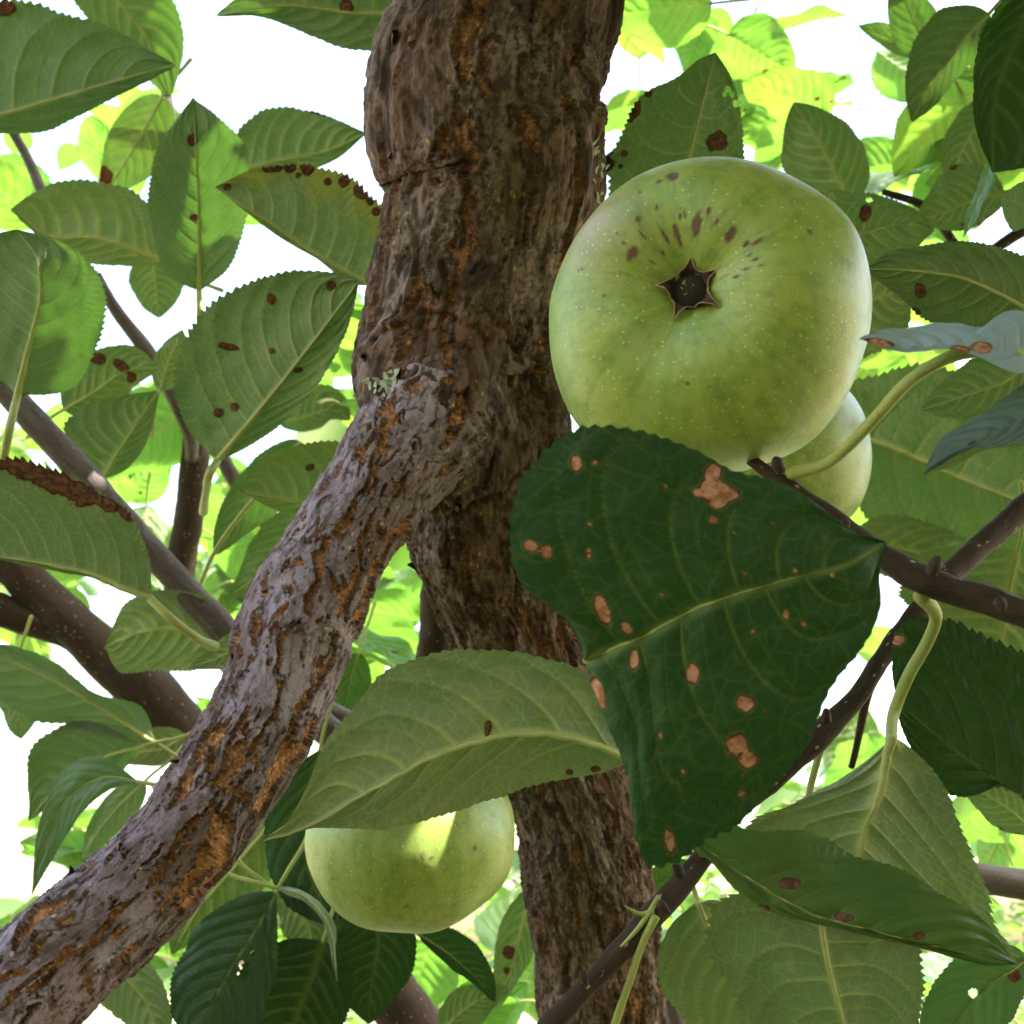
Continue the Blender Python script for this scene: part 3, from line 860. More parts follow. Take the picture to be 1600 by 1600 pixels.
leaf_no = 0
def leaf(mid, wl=None, wr=None, A=None, B=None, side='u', zl=0.0, zr=0.0, q=1, col_=(1, 0, 0), pet=None, petw=9, spots=(), holes=(),
         yedge=0.0, bedge=0.0, cam_amt=.06, ripple=.017, serr=.055, label=None, dark=False, nv=7, midrib=True, tilt=None, rough=1.0):
    global leaf_no
    leaf_no += 1
    seed = leaf_no * 1.37
    N, Cc = QUAL[q]
    m = spline(np.asarray(mid, float) * np.array([1, 1, 1000.0]), N) / np.array([1, 1, 1000.0])
    t = np.linspace(0, 1, N)
    tang = unit(np.gradient(m[:, :2], axis=0))
    perp = np.stack([tang[:, 1], -tang[:, 0]], -1)
    mpp = HALF * m[:, 2] / 800
    edges = []
    for w, E, z, sg in ((wl, A, zl, 1), (wr, B, zr, -1)):
        if E is not None:
            E = [tuple(p) for p in E]
            full = [tuple(mid[0])] + E + [tuple(mid[-1])]
            xy = spline(np.array([p[:2] for p in full], float), N)
            wd = np.linalg.norm(xy - m[:, :2], axis=1)
            d = m[:, 2] + z * wd * mpp
            edges.append(np.column_stack([xy, d]))
        else:
            wd = np.maximum(w * wprof(t), .8)
            xy = m[:, :2] + sg * perp * wd[:, None]
            edges.append(np.column_stack([xy, m[:, 2] + z * wd * mpp]))
    if tilt is None:
        tilt = .55 if side == 'u' else 0.0
    yc = m[:, 1].mean()
    M3, A3, B3 = (pt(a[:, 0], a[:, 1], a[:, 2] * (1 + tilt * (a[:, 1] - yc) / 800 * HALF)) for a in (m, *edges))
    P, Q, at, luv, n, L, flip = leaf_grid(M3, A3, B3, q, side, cam_amt, ripple, serr, seed, True, spots, holes, yedge, bedge, nv=nv, rough=rough)
    o = link('leaf', mesh('leaf', P.reshape(-1, 3), Q, LEAF_DARK if dark else LEAF, at, {'luv': luv.reshape(-1, 3)}), tree, col_)
    if label:
        o['label'] = label
    if q and midrib:
        k = slice(0, int(N * .97), 2)
        Cm = P[k, Cc] - n[k, Cc] * .00012
        r = np.linspace(.00085, .00016, len(Cm)) * min(1.2, L / .075)
        if pet:
            r0_ = petw / 2 / 800 * HALF * mid[0][2] * .92
            r = np.maximum(r, r0_ * (1 - np.linspace(0, 1, len(Cm)) * 1.15))
            r = np.minimum(r, r0_)
        if side == 't':
            r = r * .55
        link('midrib', tube_mesh('midrib', Cm, r, 8, MIDRIB), o)
    base = P[0, Cc]
    if pet is None and q:
        tg = unit(M3[0] - M3[3])
        pts = np.array([base - tg * .001, base + tg * .008, base + tg * .018 + VF * .003 - VU * .001, base + tg * .028 + VF * .008])
        r = np.array([.00075, .0008, .00085, .0011])
    elif pet:
        pa = np.asarray(pet, float)
        pts = np.vstack([base - unit(M3[0] - M3[3]) * .001, pt(pa[:, 0], pa[:, 1], pa[:, 2])])
        r = np.full(len(pts), petw / 2 / 800 * HALF * pa[:, 2].mean())
        r[-1] *= 1.35
        r[0] *= .9
    else:
        return o
    S = spline(np.hstack([pts, r[:, None]]), 40 if q == 2 else 22)
    link('petiole', tube_mesh('petiole', S[:, :3], S[:, 3], 14 if q == 2 else 8, PETIOLE, .06, 200), o)
    return o

# ---- leaves close to the lens
leaf([(912, 1034, .204), (950, 1017, .2), (996, 998, .197), (1096, 948, .193), (1232, 906, .191), (1337, 875, .192), (1386, 847, .195)],
     A=[(898, 985), (872, 940), (815, 908), (795, 860), (803, 790), (830, 720), (872, 685), (925, 671), (1000, 676), (1080, 706), (1140, 734), (1200, 746), (1255, 768), (1325, 822)],
     B=[(928, 1085), (955, 1140), (985, 1215), (1000, 1310), (1012, 1344), (1060, 1345), (1110, 1305), (1155, 1282), (1205, 1230), (1252, 1170), (1290, 1082), (1340, 1010), (1366, 950), (1371, 900)],
     side='t', zl=.10, zr=.16, q=2, dark=True, cam_amt=.05, ripple=.014, serr=.030, nv=6,
     pet=[(935, 1045, .215), (990, 1075, .235), (1050, 1110, .262)], petw=13,
     spots=[(1116, 766, 26, 19, 0), (1113, 740, 13, 15), (1092, 770, 12, 8, 20), (1142, 774, 15, 10, -30), (1122, 784, 14, 9), (900, 724, 10, 13), (828, 853, 12, 9, 30), (853, 862, 8, 10), (920, 865, 4, 12, -10), (942, 955, 10, 27, -20),
            (981, 982, 11, 7, 40), (991, 1031, 8, 14), (1082, 1053, 11, 14), (934, 1080, 8, 26, -20), (1164, 1100, 15, 12), (1152, 1163, 15, 16), (1170, 1186, 16, 13), (1138, 1176, 6),
            (1046, 1314, 7, 18, -12), (1114, 812, 8, 6), (1228, 961, 5, 7), (1177, 988, 4), (1102, 835, 3), (1255, 975, 5, 3, 30), (1160, 1240, 6)] + [(random.uniform(840, 1340), random.uniform(720, 1290), random.uniform(2, 4.5)) for _ in range(26)],
     label='broad dark green leaf with orange-brown spots hanging in front of the big apple')
leaf([(985, 1185, .288), (916, 1156, .284), (854, 1145, .28), (784, 1146, .277), (689, 1174, .273), (627, 1205, .270), (550, 1249, .267), (487, 1288, .265), (412, 1314, .262)],
     B=[(960, 1105), (895, 1042), (833, 1026), (750, 1017), (664, 1028), (598, 1055), (562, 1098), (511, 1154), (482, 1224), (450, 1280)],
     A=[(973, 1196), (895, 1222), (812, 1246), (730, 1268), (647, 1291), (565, 1301), (500, 1298), (450, 1303)],
     side='u', zr=.25, zl=.3, q=2, cam_amt=.10, ripple=.008, serr=.03, nv=6, col_=(1.15, .45, 0),
     pet=[(1010, 1196, .292), (1060, 1215, .30), (1120, 1235, .29)], petw=13,
     spots=[(762, 1137, 6, 11), (890, 1206, 6, 5), (930, 1201, 8, 5), (446, 1312, 6, 4)],
     label='yellow-green leaf seen from beneath with pale veins, above the lower apple')
leaf([(1620, 560, .196), (1545, 545, .196), (1480, 540, .196), (1410, 538, .197), (1344, 527, .198)],
     B=[(1600, 492), (1552, 498), (1538, 512), (1500, 506), (1455, 506), (1420, 515), (1380, 519)], A=[(1600, 583), (1545, 566), (1500, 551), (1440, 549), (1390, 544)],
     side='t', zr=1.5, zl=-1.1, q=2, dark=True, col_=(2.0, 0, 1), cam_amt=.05, ripple=.012, serr=.02, pet=[(1560, 548, .2), (1490, 556, .202), (1430, 588, .206), (1370, 650, .212), (1330, 692, .218), (1290, 725, .226), (1235, 740, .234)], petw=19,
     spots=[(1535, 543, 16, 8), (1500, 546, 14, 5), (1375, 535, 22, 5, 12)], midrib=False, label='leaf with painted pale bluish sky sheen seen almost edge-on right of the big apple')
leaf([(1700, 600, .19), (1620, 640, .192), (1540, 680, .195), (1480, 712, .198), (1442, 740, .2)],
     B=[(1640, 580), (1598, 602), (1545, 640), (1490, 668), (1462, 690), (1452, 715)], A=[(1660, 670), (1600, 690), (1560, 699), (1510, 704), (1470, 726)],
     side='t', zr=1.2, zl=-.8, q=2, dark=True, col_=(.8, 0, .6), cam_amt=.05, ripple=.008, serr=.02, midrib=False, label='glossy leaf tip with painted slate-blue sky sheen reaching in from the right edge')
leaf([(1660, 720, .20), (1590, 692, .199), (1530, 700, .199), (1480, 725, .2), (1450, 738, .2005)], 10, 12, side='u', q=1, col_=(1.3, .3, .2), midrib=False,
     label='pale folded underside below the glossy leaf tip')
# right of the twig
leaf([(1730, 1335, .25), (1582, 1236, .254), (1490, 1170, .258), (1402, 1098, .262)],
     A=[(1680, 1345), (1600, 1250), (1560, 1224), (1520, 1246), (1478, 1238), (1428, 1176), (1406, 1130)], B=[(1740, 1150), (1600, 1026), (1530, 992), (1480, 970), (1440, 966), (1404, 978), (1392, 1035)],
     side='t', zl=.2, zr=.3, q=2, dark=True, col_=(.62, 0, 0), spots=[(1402, 1000, 11, 9), (1440, 1010, 4)], serr=.045, pet=[(1760, 1355, .25), (1820, 1400, .25)], midrib=False, label='very dark green leaf with toothed edge right of the yellow-green petiole')
leaf([(1394, 1150, .243), (1374, 1230, .240), (1345, 1325, .238), (1336, 1395, .239), (1338, 1435, .241)],
     B=[(1378, 1168), (1318, 1216), (1232, 1256), (1168, 1290), (1160, 1335), (1225, 1395)], A=[(1410, 1160), (1455, 1200), (1505, 1300), (1550, 1400), (1562, 1450), (1592, 1500), (1510, 1490), (1420, 1462)],
     side='u', zl=.2, zr=.2, q=2, col_=(1.12, .25, .05), cam_amt=.04, pet=[(1398, 1110, .243), (1420, 1055, .241), (1448, 1005, .238), (1462, 968, .234), (1440, 930, .226)], petw=19,
     label='broad leaf underside with thick pale midrib below the dark twig', nv=5)
leaf([(1085, 1298, .228), (1130, 1345, .226), (1190, 1385, .224), (1260, 1422, .222), (1340, 1446, .22), (1450, 1475, .219), (1590, 1508, .218)],
     A=[(1082, 1276), (1130, 1288), (1172, 1302), (1235, 1299), (1290, 1310), (1340, 1334), (1400, 1355), (1450, 1390), (1500, 1416), (1560, 1462)],
     B=[(1078, 1318), (1112, 1345), (1150, 1388), (1200, 1424), (1260, 1442), (1320, 1455), (1440, 1482), (1540, 1508)],
     side='t', zl=.5, zr=-.3, q=2, dark=False, col_=(.95, .12, 0), serr=.035, cam_amt=.06, pet=[(1083, 1300, .236), (1090, 1322, .25), (1100, 1338, .262)],
     spots=[(1233, 1380, 17, 9, -4), (1190, 1420, 13, 6), (1317, 1432, 18, 6, 8), (1435, 1462, 9, 6), (1130, 1400, 10, 7)], label='dark folded leaf with orange spots across the lower right')
leaf([(1280, 1425, .252), (1290, 1490, .252), (1303, 1545, .253), (1325, 1620, .255), (1350, 1700, .258)],
     B=[(1200, 1405), (1112, 1428), (1106, 1480), (1135, 1540), (1180, 1610), (1260, 1680)], A=[(1350, 1440), (1440, 1478), (1450, 1530), (1440, 1575), (1420, 1640)],
     side='u', zl=.15, zr=.15, q=2, col_=(.80, .15, 0), nv=5, pet=[(1262, 1405, .262), (1230, 1370, .268), (1190, 1330, .27)], label='leaf underside with branching pale veins at the lower right edge')
leaf([(1090, 1410, .285), (1130, 1500, .29), (1180, 1570, .3), (1240, 1660, .31)], 70, 110, side='u', q=1, col_=(.85, .25, 0), zl=.3, pet=[(1085, 1392, .28), (1075, 1372, .27), (1070, 1368, .262)])
leaf([(1610, 1500, .3), (1560, 1530, .3), (1500, 1590, .305), (1440, 1680, .31)], 60, 70, side='t', q=1, col_=(.8, 0, .3), spots=[(1585, 1525, 10, 8)], holes=[(1520, 1553, 6)])
leaf([(1620, 1300, .4), (1570, 1260, .4), (1530, 1235, .4), (1495, 1218, .4)], 34, 36, side='u', q=1, col_=(.9, .1, 0), bedge=.25)
# behind the big apple, right
leaf([(1300, 665, .47), (1400, 700, .475), (1500, 745, .48), (1600, 785, .485), (1720, 830, .49)],
     A=[(1310, 600), (1370, 585), (1450, 575), (1530, 590), (1610, 640), (1700, 760)], B=[(1330, 770), (1390, 850), (1470, 880), (1560, 885), (1650, 870)], side='u', q=2, col_=(.78, .1, 0), zl=.2, zr=.3, nv=5, midrib=True,
     label='large green leaf underside behind the pale small apple')
leaf([(1640, 505, .33), (1560, 458, .33), (1500, 432, .33), (1430, 422, .332), (1352, 420, .335)],
     B=[(1640, 420), (1590, 395), (1510, 376), (1430, 385), (1385, 395)], A=[(1620, 540), (1560, 535), (1500, 525), (1440, 500), (1400, 460)], side='u', q=2, col_=(.52, .1, 0), zl=.2, zr=.3,
     spots=[(1437, 455, 8, 11), (1428, 488, 9, 7), (1360, 397, 5), (1378, 394, 6, 4)], label='dark grey-green leaf with curved midrib right of the big apple')
leaf([(1280, 500, .36), (1320, 485, .36), (1370, 465, .362), (1425, 450, .365)], A=[(1300, 430), (1345, 412), (1390, 430), (1412, 445)], B=[(1310, 560), (1370, 555), (1415, 525), (1424, 480)], side='u', q=1, col_=(1, .25, 0), serr=.08, midrib=False)
leaf([(1255, 400, .40), (1330, 370, .402), (1400, 352, .404), (1460, 360, .405)], A=[(1260, 310), (1290, 298), (1340, 300), (1400, 312), (1440, 335)], B=[(1300, 440), (1360, 430), (1420, 400)], side='u', q=2, col_=(.9, .08, 0), zl=.3,
     spots=[(1352, 335, 8, 13, 15), (1278, 305, 8, 5)], holes=[(1300, 308, 6), (1358, 312, 4), (1333, 300, 3)], label='green leaf with holes along its edge behind the big apple')
leaf([(1062, 300, .385), (1075, 250, .384), (1092, 180, .382), (1118, 82, .38)], A=[(960, 330), (948, 265), (972, 205), (1003, 150), (1060, 120), (1095, 92)], B=[(1165, 330), (1165, 250), (1160, 190), (1150, 140), (1132, 102)],
     side='u', q=2, col_=(1, .1, 0), zl=.2, zr=.2, spots=[(1120, 220, 17, 15), (992, 172, 7, 18, 25), (1012, 145, 7, 6), (975, 240, 5), (970, 260, 4)], holes=[(1137, 140, 4), (1144, 148, 3.5), (1150, 162, 4), (1132, 148, 2.5)], nv=5,
     label='pointed green leaf with a dark round spot above the big apple')
leaf([(1330, 320, .52), (1305, 270, .52), (1275, 215, .52), (1240, 160, .522)], 75, 60, side='u', q=1, col_=(1.05, .15, .1), zl=.3, zr=.1)
leaf([(1640, -60, .36), (1590, 60, .362), (1560, 140, .365), (1550, 270, .37)], A=[(1700, 60), (1680, 180), (1600, 262)], B=[(1560, 10), (1530, 60), (1518, 130), (1528, 210)], side='t', q=1, dark=True, col_=(1.1, 0, .1), zl=.2, midrib=False)
leaf([(1545, 20, .45), (1500, 70, .452), (1460, 130, .455), (1425, 190, .458)], 30, 62, side='u', q=1, col_=(.7, .05, .15), zl=.4, zr=.1, holes=[(1513, 117, 6)])
leaf([(1470, 95, .6), (1440, 60, .6), (1420, 20, .6), (1400, -40, .6)], 38, 42, side='u', q=1, col_=(.9, 0, .1))
leaf([(1450, 80, .62), (1410, 70, .62), (1380, 55, .62), (1340, 40, .62)], 18, 24, side='u', q=1, col_=(1, .1, 0))
leaf([(1620, 330, .4), (1590, 318, .4), (1565, 310, .4)], 42, 40, side='u', q=1, col_=(1.3, 0, .9), midrib=False)
leaf([(1550, 250, .42), (1538, 290, .42), (1520, 330, .42), (1506, 372, .42)], 12, 9, side='t', q=1, col_=(1.7, 0, .3), zl=-2, zr=1.5, midrib=False)
leaf([(1570, 300, .47), (1530, 310, .47), (1480, 330, .47), (1432, 345, .47)], 40, 60, side='u', q=1, col_=(.9, .3, 0), bedge=.2)
leaf([(1560, 160, .5), (1530, 190, .5), (1500, 240, .5), (1490, 300, .5)], 52, 34, side='u', q=1, col_=(.9, .2, 0))
leaf([(1620, 560, .36), (1560, 600, .36), (1500, 620, .36), (1440, 640, .36)], 50, 50, side='u', q=1, col_=(.75, .1, 0))
leaf([(1590, 860, .40), (1578, 920, .40), (1565, 990, .4), (1540, 1060, .4)], 90, 170, side='u', q=1, col_=(.85, .3, 0), zr=.2)
leaf([(1330, 840, .44), (1420, 860, .44), (1500, 880, .44), (1580, 900, .45)], 50, 50, side='u', q=1, col_=(.8, .25, 0))

# ---- upper left
leaf([(-140, 210, .44), (0, 180, .445), (100, 150, .45), (200, 121, .455), (274, 101, .46)], A=[(-110, 60), (-20, 5), (50, 2), (95, 20), (160, 36), (225, 72)], B=[(-60, 230), (0, 208), (60, 204), (150, 172), (215, 136)],
     side='u', q=2, col_=(.80, 0, .35), zl=.25, zr=.3, spots=[(8, 14, 15, 12)], label='big grey-green leaf with bold side veins at the upper left corner', nv=6)
leaf([(110, -90, .55), (170, -20, .55), (225, 50, .552), (266, 152, .555)], 72, 62, side='u', q=1, col_=(.9, .05, .2))
leaf([(255, 150, .6), (225, 205, .6), (195, 255, .6), (160, 308, .6)], 50, 48, side='u', q=1, col_=(.9, .2, 0), spots=[(160, 274, 15, 16)])
leaf([(250, 408, .5), (200, 386, .5), (152, 372, .5), (76, 368, .5), (18, 326, .5)], B=[(240, 330), (200, 295), (140, 282), (80, 288), (40, 308)], A=[(235, 418), (190, 416), (120, 405), (70, 378), (40, 350)], side='u', q=1, col_=(.95, .3, 0), zr=.3,
     label='yellowish leaf lying level under the upper left cluster')
leaf([(311, 456, .455), (312, 400, .454), (310, 300, .452), (306, 215, .45), (302, 152, .45)], A=[(262, 430), (238, 360), (232, 290), (250, 225), (282, 180)], B=[(352, 425), (382, 355), (388, 280), (372, 215), (335, 175)], side='u', q=2, col_=(.90, 0, .42), zl=-.25, zr=-.2,
     pet=[(312, 480, .456), (314, 520, .46), (322, 560, .47)], petw=10, spots=[(300, 218, 7, 10), (303, 340, 6, 5)], label='upright grey-green leaf with its tip pointing up, left of the trunk')
leaf([(366, 268, .5), (424, 252, .5), (500, 238, .5), (574, 208, .5)], A=[(372, 205), (420, 170), (480, 174), (530, 188)], B=[(420, 280), (480, 268), (530, 246)], side='u', q=1, col_=(.95, .05, .05), spots=[(505, 176, 18, 5, 10)])
leaf([(582, 446, .415), (500, 400, .415), (420, 346, .416), (336, 292, .418)], A=[(560, 445), (490, 405), (410, 350), (370, 322)], B=[(612, 400), (606, 335), (570, 295), (520, 268), (455, 257), (385, 268)], side='u', q=2, col_=(1.0, .15, 0), zr=.25, yedge=.9,
     spots=[(425, 263, 16, 6), (453, 262, 8, 7), (480, 264, 9, 9), (512, 284, 5), (538, 283, 8, 9, 30), (565, 300, 14, 10, 35), (578, 316, 6), (588, 330, 6), (606, 340, 7, 12), (355, 293, 7, 5), (466, 274, 4)],
     label='green leaf with yellow brown-spotted margin touching the trunk')
leaf([(28, 618, .40), (46, 540, .4), (64, 460, .4), (60, 405, .402), (25, 358, .405)], B=[(110, 610), (150, 545), (168, 470), (140, 410), (75, 372)], A=[(0, 600), (-40, 520), (-55, 430), (-20, 372)], side='u', q=2, col_=(.85, 0, .4), zl=.1, zr=.2,
     pet=[(15, 670, .402), (4, 730, .41), (0, 780, .42)], petw=13, label='grey-green leaf with curled tip at the left edge')
leaf([(238, 395, .6), (242, 430, .6), (246, 465, .6), (249, 497, .6)], 46, 42, side='u', q=1, col_=(.9, .05, 0))
leaf([(338, 722, .40), (430, 610, .4), (500, 520, .4), (562, 438, .4)], A=[(290, 670), (272, 590), (300, 508), (390, 442), (480, 424), (535, 428)], B=[(400, 692), (465, 640), (525, 555), (552, 480)], side='u', q=2, col_=(.90, .08, .1), zl=.1, zr=-.2,
     spots=[(357, 542, 14, 6, 10), (424, 466, 7, 9, -20), (517, 446, 7), (342, 645, 8, 7), (464, 578, 8, 4), (425, 548, 4), (366, 636, 6)], pet=[(330, 735, .405), (322, 770, .44), (318, 800, .5)], petw=12,
     label='big spotted leaf with a straight midrib between limb and trunk')
leaf([(100, 640, .52), (150, 610, .52), (195, 580, .52), (248, 575, .52)], 55, 40, side='u', q=1, col_=(.8, .3, 0), spots=[(155, 560, 12, 8), (190, 572, 16, 7, 40), (205, 590, 8)])
leaf([(160, 748, .5), (185, 705, .5), (215, 660, .5), (248, 610, .5)], A=[(110, 715), (98, 670), (140, 630), (195, 616)], B=[(190, 740), (225, 700), (242, 650)], side='u', q=1, col_=(.78, .05, 0))
leaf([(237, 934, .37), (150, 897, .37), (60, 877, .37), (-70, 862, .37)], B=[(232, 872), (205, 805), (140, 762), (60, 728), (0, 718), (-50, 760)], A=[(190, 924), (110, 896), (20, 880), (-40, 872)], side='u', q=2, col_=(.75, .12, .1), zr=.2,
     spots=[(-10, 722, 40, 16), (40, 735, 34, 14, 14), (85, 752, 34, 17, 10), (120, 768, 30, 18, 20), (165, 785, 30, 10, 25), (195, 800, 16, 8, 40)], pet=[(262, 962, .372), (300, 992, .38), (335, 1010, .40)], petw=13,
     label='leaf with a torn brown upper margin at the left edge')
leaf([(345, 1005, .46), (290, 985, .46), (230, 985, .46), (163, 1012, .46)], A=[(310, 1045), (240, 1052), (185, 1048)], B=[(320, 935), (260, 922), (200, 940)], side='u', q=1, col_=(1.25, .35, .1))
leaf([(430, 985, .42), (380, 1005, .42), (335, 1030, .42), (294, 1042, .42)], 26, 24, side='u', q=1, col_=(.85, .2, 0), yedge=.4)
leaf([(560, 770, .45), (490, 785, .45), (430, 778, .45), (374, 766, .45)], B=[(560, 700), (500, 690), (430, 710), (390, 740)], A=[(520, 815), (460, 808), (410, 786)], side='u', q=1, col_=(.82, .25, 0), spots=[(486, 730, 7, 6)], yedge=.3)
leaf([(470, 690, .52), (420, 750, .52), (370, 810, .52), (333, 868, .52)], 42, 40, side='u', q=1, col_=(.55, 0, 0), pet=[(330, 872, .52), (318, 900, .53), (306, 925, .55)], petw=7)
leaf([(436, 660, .62), (480, 650, .62), (515, 640, .62), (548, 655, .62)], 48, 24, side='u', q=1, col_=(.9, 0, 0))
leaf([(250, 610, .56), (265, 560, .56), (275, 540, .56), (285, 515, .56)], 24, 30, side='u', q=1, col_=(.9, .3, 0))
leaf([(470, 800, .55), (430, 860, .55), (400, 900, .55), (360, 930, .55)], 40, 40, side='u', q=1, col_=(.7, .1, 0))
leaf([(640, 20, .40), (560, 20, .40), (450, 8, .4), (335, 25, .4)], A=[(620, 80), (560, 78), (480, 55), (400, 25)], B=[(620, -60), (520, -70), (420, -40)], side='u', q=1, col_=(.85, 0, .25), spots=[(541, 10, 9, 10)])
# ---- lower left
leaf([(245, 1160, .5), (190, 1125, .5), (110, 1075, .5), (-60, 1000, .5)], A=[(200, 1150), (130, 1140), (70, 1130), (0, 1090), (-40, 1050)], B=[(215, 1105), (160, 1085), (80, 1035), (0, 1005)], side='u', q=1, col_=(.85, 0, .65))
leaf([(225, 1165, .52), (170, 1180, .52), (110, 1210, .52), (45, 1282, .52)], A=[(180, 1215), (120, 1240), (70, 1265)], B=[(180, 1140), (100, 1135), (50, 1170), (42, 1220)], side='u', q=1, col_=(.6, 0, .5))
leaf([(218, 1222, .40), (160, 1215, .4), (105, 1250, .4), (72, 1310, .4), (48, 1402, .4)], A=[(170, 1235), (125, 1275), (90, 1330)], B=[(170, 1185), (110, 1192), (75, 1250), (55, 1320)], side='t', q=1, col_=(1.2, 0, .5))
leaf([(225, 1222, .55), (190, 1255, .55), (160, 1290, .55), (128, 1340, .55)], 30, 24, side='u', q=1, col_=(1.1, .1, .8))
leaf([(30, 1030, .6), (25, 1070, .6), (30, 1110, .6), (33, 1155, .6)], 40, 35, side='u', q=1, col_=(1, .1, .6))
leaf([(290, 1150, .6), (250, 1170, .6), (215, 1175, .6), (165, 1180, .6)], 26, 34, side='u', q=1, col_=(1.1, .4, .2))
leaf([(150, 1500, .42), (190, 1520, .42), (225, 1560, .42), (260, 1640, .42)], 40, 60, side='u', q=1, col_=(1, .1, .6))
leaf([(432, 1392, .42), (400, 1450, .42), (350, 1530, .42), (300, 1640, .42)], A=[(434, 1460), (425, 1540), (390, 1620)], B=[(390, 1395), (320, 1440), (270, 1520), (268, 1570)], side='t', q=2, dark=True, col_=(1.1, 0, .1), zl=.2, zr=.3,
     holes=[(381, 1508, 7), (380, 1522, 7.5), (395, 1490, 3)], midrib=False, label='dark blue-green leaf with two small holes below the branch')
leaf([(505, 1470, .44), (490, 1520, .44), (470, 1570, .44), (440, 1680, .44)], 75, 110, side='t', q=1, dark=True, col_=(.8, 0, 0), midrib=False)
leaf([(430, 1390, .47), (470, 1420, .47), (485, 1450, .47), (470, 1530, .47)], 34, 44, side='u', q=1, col_=(1.05, .15, 0))
leaf([(428, 1386, .425), (475, 1400, .425), (510, 1440, .425), (526, 1532, .425)], 9, 7, side='u', q=1, col_=(1.35, 0, .6), zl=1.4, midrib=False, label='narrow curling leaf edge left of the lower apple')
leaf([(500, 1170, .46), (480, 1270, .46), (480, 1350, .46), (520, 1450, .46)], A=[(560, 1200), (590, 1300), (570, 1400)], B=[(450, 1205), (412, 1290), (425, 1370), (470, 1430)], side='t', q=1, dark=True, col_=(.9, 0, .1), midrib=False)
leaf([(560, 1330, .5), (520, 1400, .5), (500, 1470, .5), (520, 1560, .5)], 90, 60, side='t', q=1, dark=True, col_=(.6, 0, 0), midrib=False)  # extra leaf, coloured dark as a shaded backdrop
leaf([(580, 1410, .46), (590, 1470, .46), (580, 1540, .46), (575, 1600, .46)], 62, 74, side='t', q=1, dark=True, col_=(.7, 0, 0), midrib=False)  # leaf colour darkened for the shadow below the lower apple
leaf([(655, 1460, .47), (700, 1490, .47), (740, 1525, .47), (774, 1565, .47)], 40, 14, side='t', q=1, dark=True, col_=(.9, 0, 0), pet=[(640, 1445, .47), (620, 1425, .5)])
leaf([(690, 1610, .5), (720, 1580, .5), (760, 1555, .5), (795, 1545, .5)], 30, 34, side='u', q=1, col_=(.8, .1, 0))
leaf([(830, 1390, .52), (815, 1450, .52), (800, 1510, .52), (770, 1580, .52)], 26, 34, side='u', q=1, col_=(.9, .1, 0), spots=[(795, 1488, 9), (792, 1518, 6)])
leaf([(420, 1290, .5), (370, 1350, .5), (310, 1420, .5), (270, 1490, .5)], 60, 60, side='u', q=1, col_=(.75, .25, 0))
leaf([(560, 1020, .6), (548, 1060, .6), (540, 1100, .6), (520, 1150, .6)], 34, 24, side='t', q=1, col_=(.8, 0, 0))
leaf([(1000, 1400, .46), (1020, 1380, .46), (1050, 1360, .46), (1085, 1345, .46)], 20, 20, side='t', q=1, col_=(.8, 0, 0))
# stipules and a bare petiole on the slanting twig
for c in ([(1025, 1432, .25, 14), (1005, 1470, .25, 13), (985, 1530, .25, 12), (960, 1604, .25, 13), (940, 1680, .25, 13)],
          [(1287, 1150, .276, 16), (1278, 1185, .282, 12), (1266, 1232, .296, 11), (1262, 1262, .31, 10)],
          [(1020, 1425, .252, 9), (1000, 1428, .25, 7), (976, 1415, .249, 1.5)], [(1030, 1400, .252, 8), (1005, 1440, .25, 8), (950, 1500, .249, 2)]):
    a = np.asarray(c, float)
    S = spline(np.hstack([pt(a[:, 0], a[:, 1], a[:, 2]), (a[:, 3] / 2 / 800 * HALF * a[:, 2])[:, None]]), 30)
    link('petiole', tube_mesh('petiole', S[:, :3], S[:, 3], 12, PETIOLE, .08, 200), tree)

# ---- sunlit leaves farther back: shared meshes, one object each
ARCH = []
for k in range(12):
    N, Cc = QUAL[1]
    t = np.linspace(0, 1, N)
    L = 1.0
    bow = random.uniform(.05, .22)
    M3 = np.column_stack([t, .06 * math.sin(k) * np.sin(t * 3.1), -bow * (t - .3) ** 2 * 1.2])
    w = np.maximum(wprof(t) * random.uniform(.29, .37), .004)
    f = random.uniform(.1, .5)
    A3 = M3 + np.column_stack([0 * t, w, w * f])
    B3 = M3 + np.column_stack([0 * t, -w, w * f])
    P, Q, at, luv, n, L_, fl = leaf_grid(M3, A3, B3, 1, 't', -.05, .03, .06, k * 2.3, toward=np.array([0, 0, 1.0]))
    if k % 3 == 0:
        at['spot'] = np.where(fbm(P * 5 + k, 3) > .62, 1.0, 0.0)
    ARCH.append((P.reshape(-1, 3), Q, at, luv.reshape(-1, 3)))
ARCH_ME = [mesh('leaf', P * .07, Q, LEAF_FAR, at, {'luv': luv * .07}) for (P, Q, at, luv) in ARCH]
S_ = np.column_stack([np.linspace(-.35, .01, 10), np.zeros(10), -.10 * np.linspace(-1, 0, 10) ** 2])
PET_ME = tube_mesh('petiole', S_ * .07, np.linspace(.0011, .0008, 10), 6, PETIOLE)

def orient(n, up_ax):
    z = unit(n)
    x = up_ax - z * (up_ax @ z)
    x = unit(x)
    return np.column_stack([x, np.cross(z, x), z])

